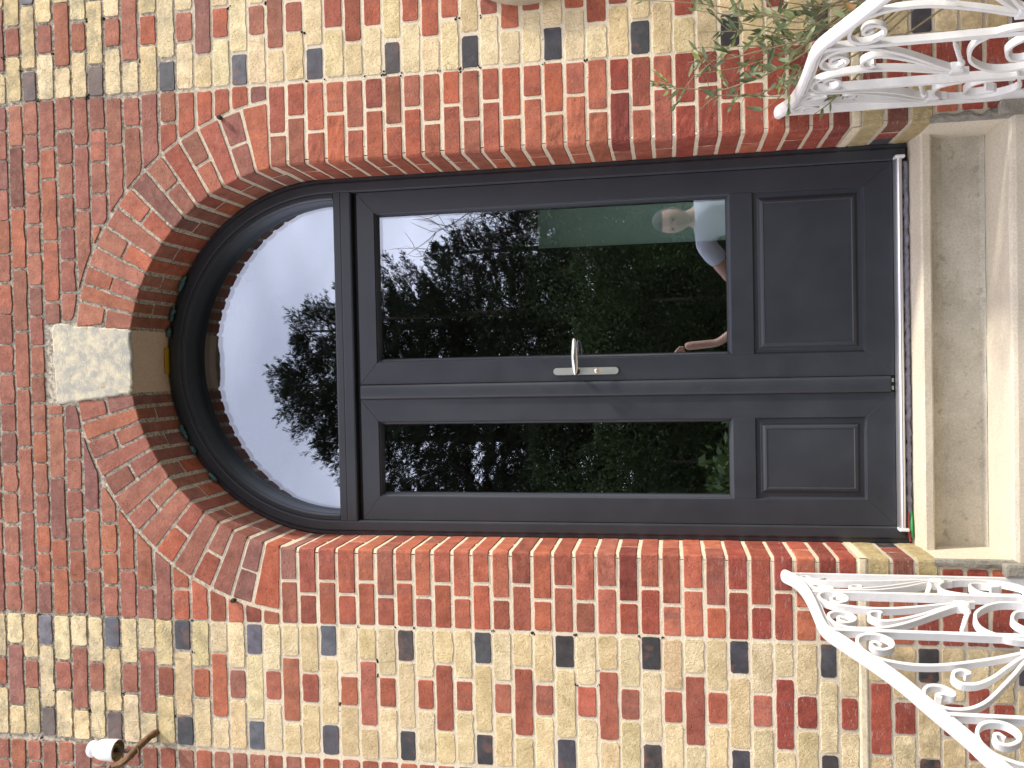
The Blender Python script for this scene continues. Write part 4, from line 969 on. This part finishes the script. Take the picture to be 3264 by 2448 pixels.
# ------------------------------------------------------------------ garden mirrored in the glass
def tri_cloud(P, D, Ln, Wd):
    """narrow leaf triangles/quads: base points P, directions D"""
    n = len(P); rnd = np.random.normal(size=(n, 3)); Sd = np.cross(D, rnd); Sd /= np.linalg.norm(Sd, axis=1)[:, None]+1e-9
    Ln = Ln[:, None]; Wd = Wd[:, None]
    V = np.stack([P, P+D*Ln*.5+Sd*Wd, P+D*Ln, P+D*Ln*.5-Sd*Wd], 1).reshape(-1, 3)
    F = np.arange(4*n).reshape(-1, 4)
    me = bpy.data.meshes.new('crown'); me.vertices.add(4*n); me.vertices.foreach_set('co', V.ravel()); me.loops.add(4*n); me.loops.foreach_set('vertex_index', F.ravel().astype(np.int32))
    me.polygons.add(n); me.polygons.foreach_set('loop_start', (np.arange(n)*4).astype(np.int32)); me.update(calc_edges=True); return me
def conifer(x, y, ztop, rad, label, dens=1., seed=0):
    rs = np.random.RandomState(seed); H = ztop-GZ
    t = root('conifer_tree', (x, y, GZ), label, 'tree', 'dark conifers mirrored in the door glass')
    b = MB(); b.tube([(x, y, GZ), (x+.05, y, GZ+H*.5), (x, y, ztop-.1)], [.02*H, .012*H, .01], 8); part('trunk', b, M_bark, t)
    P = []; D = []; LN = []; b = MB(); nb = int(190*dens)
    for i in range(nb):
        h = (i+.5)/nb; h = h**(.62 if dens > 1.15 else .85); z = GZ+.4+h*(H-.45); r = rad*(1-h)**.56*rs.uniform(.55, 1.12)+.10; a = rs.uniform(0, 2*PI)
        dr = np.array([math.cos(a), math.sin(a), 0]); up = rs.uniform(-.25, .1); tip = rs.uniform(.1, .45)
        k = max(4, int(r/.11)); prev = None
        for j in range(k+1):
            q = j/k; p = np.array([x, y, z])+dr*r*q+np.array([0, 0, r*(up*q+tip*q**3-.05*q)])
            T = dr+np.array([0, 0, up+3*tip*q*q]); T /= np.linalg.norm(T)
            if q < .12: continue
            hz_ = np.cross(T, (0, 0, 1)); hz_ /= np.linalg.norm(hz_)+1e-9
            for sdn in (-1, 1):
                bl = rs.uniform(.16, .42)*(1-.45*q)*min(1, .35+r); bd = T*rs.uniform(.45, 1.0)+hz_*sdn*rs.uniform(.35, .95)+np.array([0, 0, rs.uniform(-.12, .22)]); bd /= np.linalg.norm(bd)
                n_ = 15; t_ = rs.uniform(.05, 1, (n_, 1)); bp = p+bd*bl*t_+np.array([0, 0, 1])*(.22*bl*t_**2-.05*bl)
                d = bd+rs.normal(size=(n_, 3))*.42; d[:, 2] += .25*t_[:, 0]; d /= np.linalg.norm(d, axis=1)[:, None]
                P.append(bp+rs.normal(size=(n_, 3))*.012); D.append(d); LN.append(rs.uniform(.06, .14, n_)*(1.15-.5*t_[:, 0]))
    P = np.concatenate(P); D = np.concatenate(D); LN = np.concatenate(LN)
    me = tri_cloud(P, D, LN, LN*.05+.0045); o = part('crown', me, M_conif, t); o['kind'] = 'stuff'
conifer(-.35, -14.2, 7.3, 3.9, 'tallest dark conifer mirrored in the middle of the fanlight', 2.2, 1)
conifer(.80, -13.8, 6.75, 2.9, 'conifer right of the tallest one in the mirrored row', 1.6, 2)
conifer(-1.50, -13.9, 6.3, 2.8, 'conifer left of the tallest one in the mirrored row', 1.6, 3)
conifer(.9, -12.0, 4.6, 2.0, 'shorter conifer standing in front of the mirrored row', 1.1, 4)
conifer(-3.2, -15.0, 3.8, 1.7, 'low conifer at the left end of the mirrored row', 1., 5)
conifer(-.7, -11.8, 4.3, 1.9, 'bushy young conifer in front of the tallest one', 1.15, 6)
conifer(3.9, -16.0, 3.2, 1.9, 'low conifer at the right end of the mirrored row', 1., 7)
conifer(-2.5, -12.4, 4.5, 1.7, 'dark conifer mirrored behind the narrow pane', 1.15, 11)
conifer(2.4, -14.6, 3.9, 1.5, 'slim conifer between the bare trees of the mirrored garden', 1., 9)
def bare_tree(x, y, h, label, seed):
    rs = random.Random(seed); t = root('bare_tree', (x, y, GZ), label, 'tree'); b = MB(); tw = MB()
    def grow(p, d, ln, r, lev):
        pts = [p]; q = p.copy(); dd = d.copy()
        for i in range(4):
            dd = (dd+Vector((rs.gauss(0, .13), rs.gauss(0, .13), rs.gauss(.05, .08)))).normalized(); q = q+dd*ln/4; pts.append(q.copy())
        (b if lev < 2 else tw).tube(pts, [r*(1-.12*i) for i in range(5)], 6 if lev < 2 else 4, False)
        if lev >= 5: return
        for i in range(3 if lev else 4):
            s = dd.orthogonal(); s.rotate(Quaternion(dd, rs.uniform(0, 2*PI))); nd = (dd*rs.uniform(.5, 1)+s*rs.uniform(.45, .9)).normalized()
            grow(pts[rs.choice([2, 3, 4])], nd, ln*rs.uniform(.55, .8), r*.55, lev+1)
        grow(q, dd, ln*.75, r*.6, lev+1)
    grow(Vector((x, y, GZ)), Vector((.02, 0, 1)), h*.34, .10, 0)
    part('trunk', b, M_bark, t); o = part('branches', tw, M_bark, t)
bare_tree(3.4, -13.5, 6.6, 'bare leafless tree mirrored at the top right of the wide pane', 3)
bare_tree(2.9, -17.0, 7.2, 'second bare tree further back in the mirrored garden', 8)
def bush(name, x, y, z0, rx, ry, rz, n, ln, mat, label, seed):
    rs = np.random.RandomState(seed); P = rs.normal(size=(n, 3)); P /= np.linalg.norm(P, axis=1)[:, None]; P *= rs.uniform(.55, 1.05, (n, 1))
    lump = 1+.25*np.sin(P[:, 0]*7+seed)*np.cos(P[:, 2]*6); P = P*lump[:, None]*np.array([rx, ry, rz])+np.array([x, y, z0+rz*.85]); P = P[P[:, 2] > GZ]
    D = rs.normal(size=P.shape); D[:, 2] += .4; D /= np.linalg.norm(D, axis=1)[:, None]; L_ = rs.uniform(.6, 1.3, len(P))*ln
    t = root(name, (x, y, GZ), label, 'shrub'); o = part('foliage', tri_cloud(P, D, L_, L_*.24), mat, t); o['kind'] = 'stuff'
    b = MB(); b.tube([(x, y, GZ), (x, y, GZ+rz)], [.04, .02], 6); part('stem', b, M_bark, t)
bush('hedge_shrub', .9, -9.6, GZ, 1.5, .8, 1.75, 30000, .05, M_hedge, 'broad green shrub mirrored low in the wide pane', 1)
bush('hedge_shrub', -1.5, -9.9, GZ, 1.3, .8, 1.6, 28000, .05, M_hedge, 'broad green shrub mirrored low in the narrow pane', 2)
bush('hedge_shrub', 3.2, -10.4, GZ, 1.6, .9, 1.9, 28000, .055, M_hedge, 'tall green shrub at the right of the mirrored garden', 3)
bush('hedge_shrub', -.3, -11.0, GZ, 4.6, .7, 2.3, 46000, .06, M_hedge, 'long dark hedge under the mirrored conifers', 6)
bush('laurel_shrub', -1.45, -6.6, GZ, .75, .55, .62, 2600, .13, M_laurel, 'bright leafed laurel mirrored at the bottom left of the narrow pane', 4)
bush('hedge_shrub', -4.2, -10.4, GZ, 1.8, .9, 1.9, 14000, .08, M_hedge, 'tall green shrub at the left of the mirrored garden', 5)
b = MB(); b.box(-9, 9, -18.6, -18.4, GZ, GZ+2.4); tag(part('garden_wall', b, M_bark, None), 'dark boundary wall behind the mirrored conifers', 'wall')

# ------------------------------------------------------------------ the photographer, mirrored beside the screen
M_skin = rough_mat('skin', (.50, .30, .21), (.55, .34, .25), (.42, .22, .16), 20, .0004, .5)
M_shirt = rough_mat('pale cotton', (.52, .56, .62), (.58, .62, .68), (.46, .5, .56), 6, .002, .9)
M_jean = rough_mat('dark denim', (.03, .035, .06), (.05, .055, .085), (.02, .02, .04), 20, .001, .9)
M_hair = rough_mat('dark hair', (.025, .018, .014), (.05, .037, .028), (.015, .01, .008), 80, .004, .6)
M_eye = NM('eye', .2, (.03, .02, .015))[0]
def skin_mesh(V, E_, Rd, root=0, sub=2):
    me = bpy.data.meshes.new('tmp'); me.from_pydata(V, E_, []); o = bpy.data.objects.new('tmp', me); C.objects.link(o)
    o.modifiers.new('s', 'SKIN'); o.modifiers.new('u', 'SUBSURF').levels = sub
    for i, q in enumerate(me.skin_vertices[0].data): q.radius = (Rd[i], Rd[i]) if not hasattr(Rd[i], '__len__') else Rd[i]; q.use_root = i == root
    o.modifiers['s'].branch_smoothing = .6
    dg = bpy.context.evaluated_depsgraph_get(); r = bpy.data.meshes.new_from_object(o.evaluated_get(dg)); bpy.data.objects.remove(o); return r
def join(ms, name):
    b = MB()
    for q in ms: b.add([w.co[:] for w in q.vertices], [list(f.vertices) for f in q.polygons], True)
    return b
pr_ = root('person', (.85, -2.25, GZ+.012), 'person in a pale t-shirt mirrored in the wide pane holding a phone', 'person')
V = [(.86, -2.25, -1.68), (.86, -2.25, -1.52), (.855, -2.245, -1.36), (.85, -2.24, -1.225), (.845, -2.235, -1.15), (.838, -2.222, -1.09),
     (.685, -2.265, -1.235), (.27, -2.47, -1.59), (.085, -2.60, -1.33), (.068, -2.630, -1.115),
     (1.02, -2.25, -1.24), (1.075, -2.265, -1.50), (1.055, -2.19, -1.725), (1.045, -2.17, -1.79),
     (.77, -2.25, -1.76), (.765, -2.235, -2.13), (.76, -2.26, -2.47), (.755, -2.15, -2.515),
     (.95, -2.25, -1.76), (.96, -2.235, -2.13), (.965, -2.26, -2.47), (.975, -2.15, -2.515)]
Ed = [(0, 1), (1, 2), (2, 3), (3, 4), (4, 5), (3, 6), (6, 7), (7, 8), (8, 9), (3, 10), (10, 11), (11, 12), (12, 13), (0, 14), (14, 15), (15, 16), (16, 17), (0, 18), (18, 19), (19, 20), (20, 21)]
Rd = [.125, .115, .13, .075, .05, .047,   .052, .038, .027, .030, .052, .04, .027, .032, .082, .055, .038, .035, .082, .055, .038, .035]
body = [skin_mesh(V, Ed, Rd)]
def finger(pts, r): 
    k = len(pts); return skin_mesh(pts, [(i, i+1) for i in range(k-1)], [r*(1-.1*i) for i in range(k)], 0, 1)
for i, zf in enumerate((-1.058, -1.078, -1.098, -1.117)):
    ln = (.045, .050, .046, .036)[i]
    body.append(finger([(.07, -2.630, -1.092-.004*i), (.030, -2.658, zf-.002), (.004, -2.656, zf), (-.010, -2.641, zf+.001), (-.010-ln*.55, -2.6385, zf+.002)], .0088))
    body.append(finger([(-.03+.0, -2.6385, zf+.002), (-.012, -2.641, zf+.001)], .007))
body.append(finger([(.06, -2.640, -1.085), (.028, -2.668, -1.055), (-.002, -2.668, -1.035), (-.030, -2.660, -1.022)], .0098))
for i in range(4):                                            # relaxed right hand
    x = 1.030+.011*i; body.append(finger([(x, -2.172, -1.785), (x, -2.158, -1.825), (x-.002, -2.156, -1.855+.004*abs(i-1.5)), (x-.004, -2.168, -1.880+.006*abs(i-1.5))], .0085))
body.append(finger([(1.03, -2.172, -1.77), (1.012, -2.155, -1.80), (1.008, -2.148, -1.83)], .0095))
# head: an ellipsoid pulled into a face; local axes f (face), s (its left), u
hc = Vector((.828, -2.205, -1.052)); hr = Matrix.Rotation(R_(26), 3, 'Z') @ Matrix.Rotation(R_(-4), 3, 'X')
hv = []; hf = []; nu, nv = 40, 32
for i in range(nv+1):
    ph = PI*i/nv
    for j in range(nu):
        th = 2*PI*j/nu; x, y, z = math.sin(ph)*math.sin(th), math.sin(ph)*math.cos(th), math.cos(ph)   # y = forward
        px, py, pz = x*.074, y*.092-.006, z*.115
        if z < 0: px *= 1-.30*z*z; py *= 1-.10*z*z
        fw = max(0, y)
        def bmp(cx, cz, wx, wz): return math.exp(-((x-cx)/wx)**2-((z-cz)/wz)**2)*fw
        py += .022*bmp(0, -.20, .13, .17)+.008*bmp(0, .02, .09, .22)+.007*bmp(0, -.52, .3, .09)+.012*bmp(0, -.82, .3, .15)+.006*bmp(0, .20, .55, .09)
        py -= .012*bmp(.36, .04, .17, .10)+.012*bmp(-.36, .04, .17, .10)+.004*bmp(0, -.42, .25, .05)+.005*bmp(0, -.52, .25, .025)
        hv.append(hc+hr @ Vector((px, py, pz)))
for i in range(nv):
    for j in range(nu): hf.append([i*nu+j, (i+1)*nu+j, (i+1)*nu+(j+1) % nu, i*nu+(j+1) % nu])
hm = mesh('tmp', hv, hf, True); body.append(hm)
for sd_ in (-1, 1):                                           # ears
    e = MB(); e.lathe([(.0, .010), (.008, .011), (.013, .008), (.0155, .002), (.013, -.006), (0, -.008)], (0, 0, 0), 'X', 14)
    em = mesh('tmp', [hc+hr @ Vector((sd_*(.072+q[0]*.6), -.012+q[1]*.9+abs(q[0])*0, q[2]*1.75-.006)) for q in e.v], e.f, True); body.append(em)
part('body', join(body, 'body'), M_skin, pr_)
b = MB()
for sd_ in (-1, 1): b.lathe([(.0105*math.sin(t), .0075*math.cos(t)) for t in np.linspace(0, PI, 7)], (hc+hr @ Vector((sd_*.029, .073, .004))), 'Z', 10)
part('eyes', b, M_eye, pr_)
b = MB(); v = []; f = []; keep = set()
for i in range(nv+1):
    for j in range(nu):
        q = hv[i*nu+j]-hc; l = hr.transposed() @ q; k = 1.07+.035*noise.noise(Vector((l.x*60, l.y*60, l.z*60)))
        v.append(hc+hr @ Vector((l.x*k, l.y*k-.004, l.z*(k+.01))))
        if l.z > .062 and l.y < .083 or (l.y < .012-.25*abs(l.z) and l.z > -.055): keep.add(i*nu+j)
f = [q for q in hf if all(w in keep for w in q)]; b.add(v, f, True); part('hair', b, M_hair, pr_)
ts = skin_mesh([(.86, -2.25, -1.72), (.86, -2.25, -1.52), (.855, -2.243, -1.36), (.85, -2.24, -1.235), (.685, -2.265, -1.240), (.575, -2.325, -1.345), (1.02, -2.25, -1.245), (1.055, -2.26, -1.40), (.846, -2.237, -1.172)],
               [(0, 1), (1, 2), (2, 3), (3, 4), (4, 5), (3, 6), (6, 7), (3, 8)], [.15, .138, .15, .094, .075, .066, .075, .068, .062], 1)
part('t_shirt', join([ts], 't'), M_shirt, pr_)
tr_ = skin_mesh([(.86, -2.25, -1.70), (.77, -2.25, -1.78), (.765, -2.235, -2.13), (.76, -2.26, -2.47), (.95, -2.25, -1.78), (.96, -2.235, -2.13), (.965, -2.26, -2.47)], [(0, 1), (1, 2), (2, 3), (0, 4), (4, 5), (5, 6)], [.14, .10, .074, .058, .10, .074, .058], 0)
part('trousers', join([tr_], 't'), M_jean, pr_)
for x, dx in ((.757, -.006), (.968, .012)):
    sh = skin_mesh([(x, -2.275, -2.497), (x, -2.22, -2.500), (x+dx, -2.13, -2.508)], [(0, 1), (1, 2)], [.040, .042, .034], 1); part('shoe', join([sh], 's'), M_black, pr_)
b = MB(); b.box(-.085, -.015, -2.652, -2.644, -1.115, -.995, .0035); ph_ = part('phone', b, M_black, None); tag(ph_, 'black phone held out by the mirrored person in the t-shirt', 'phone')
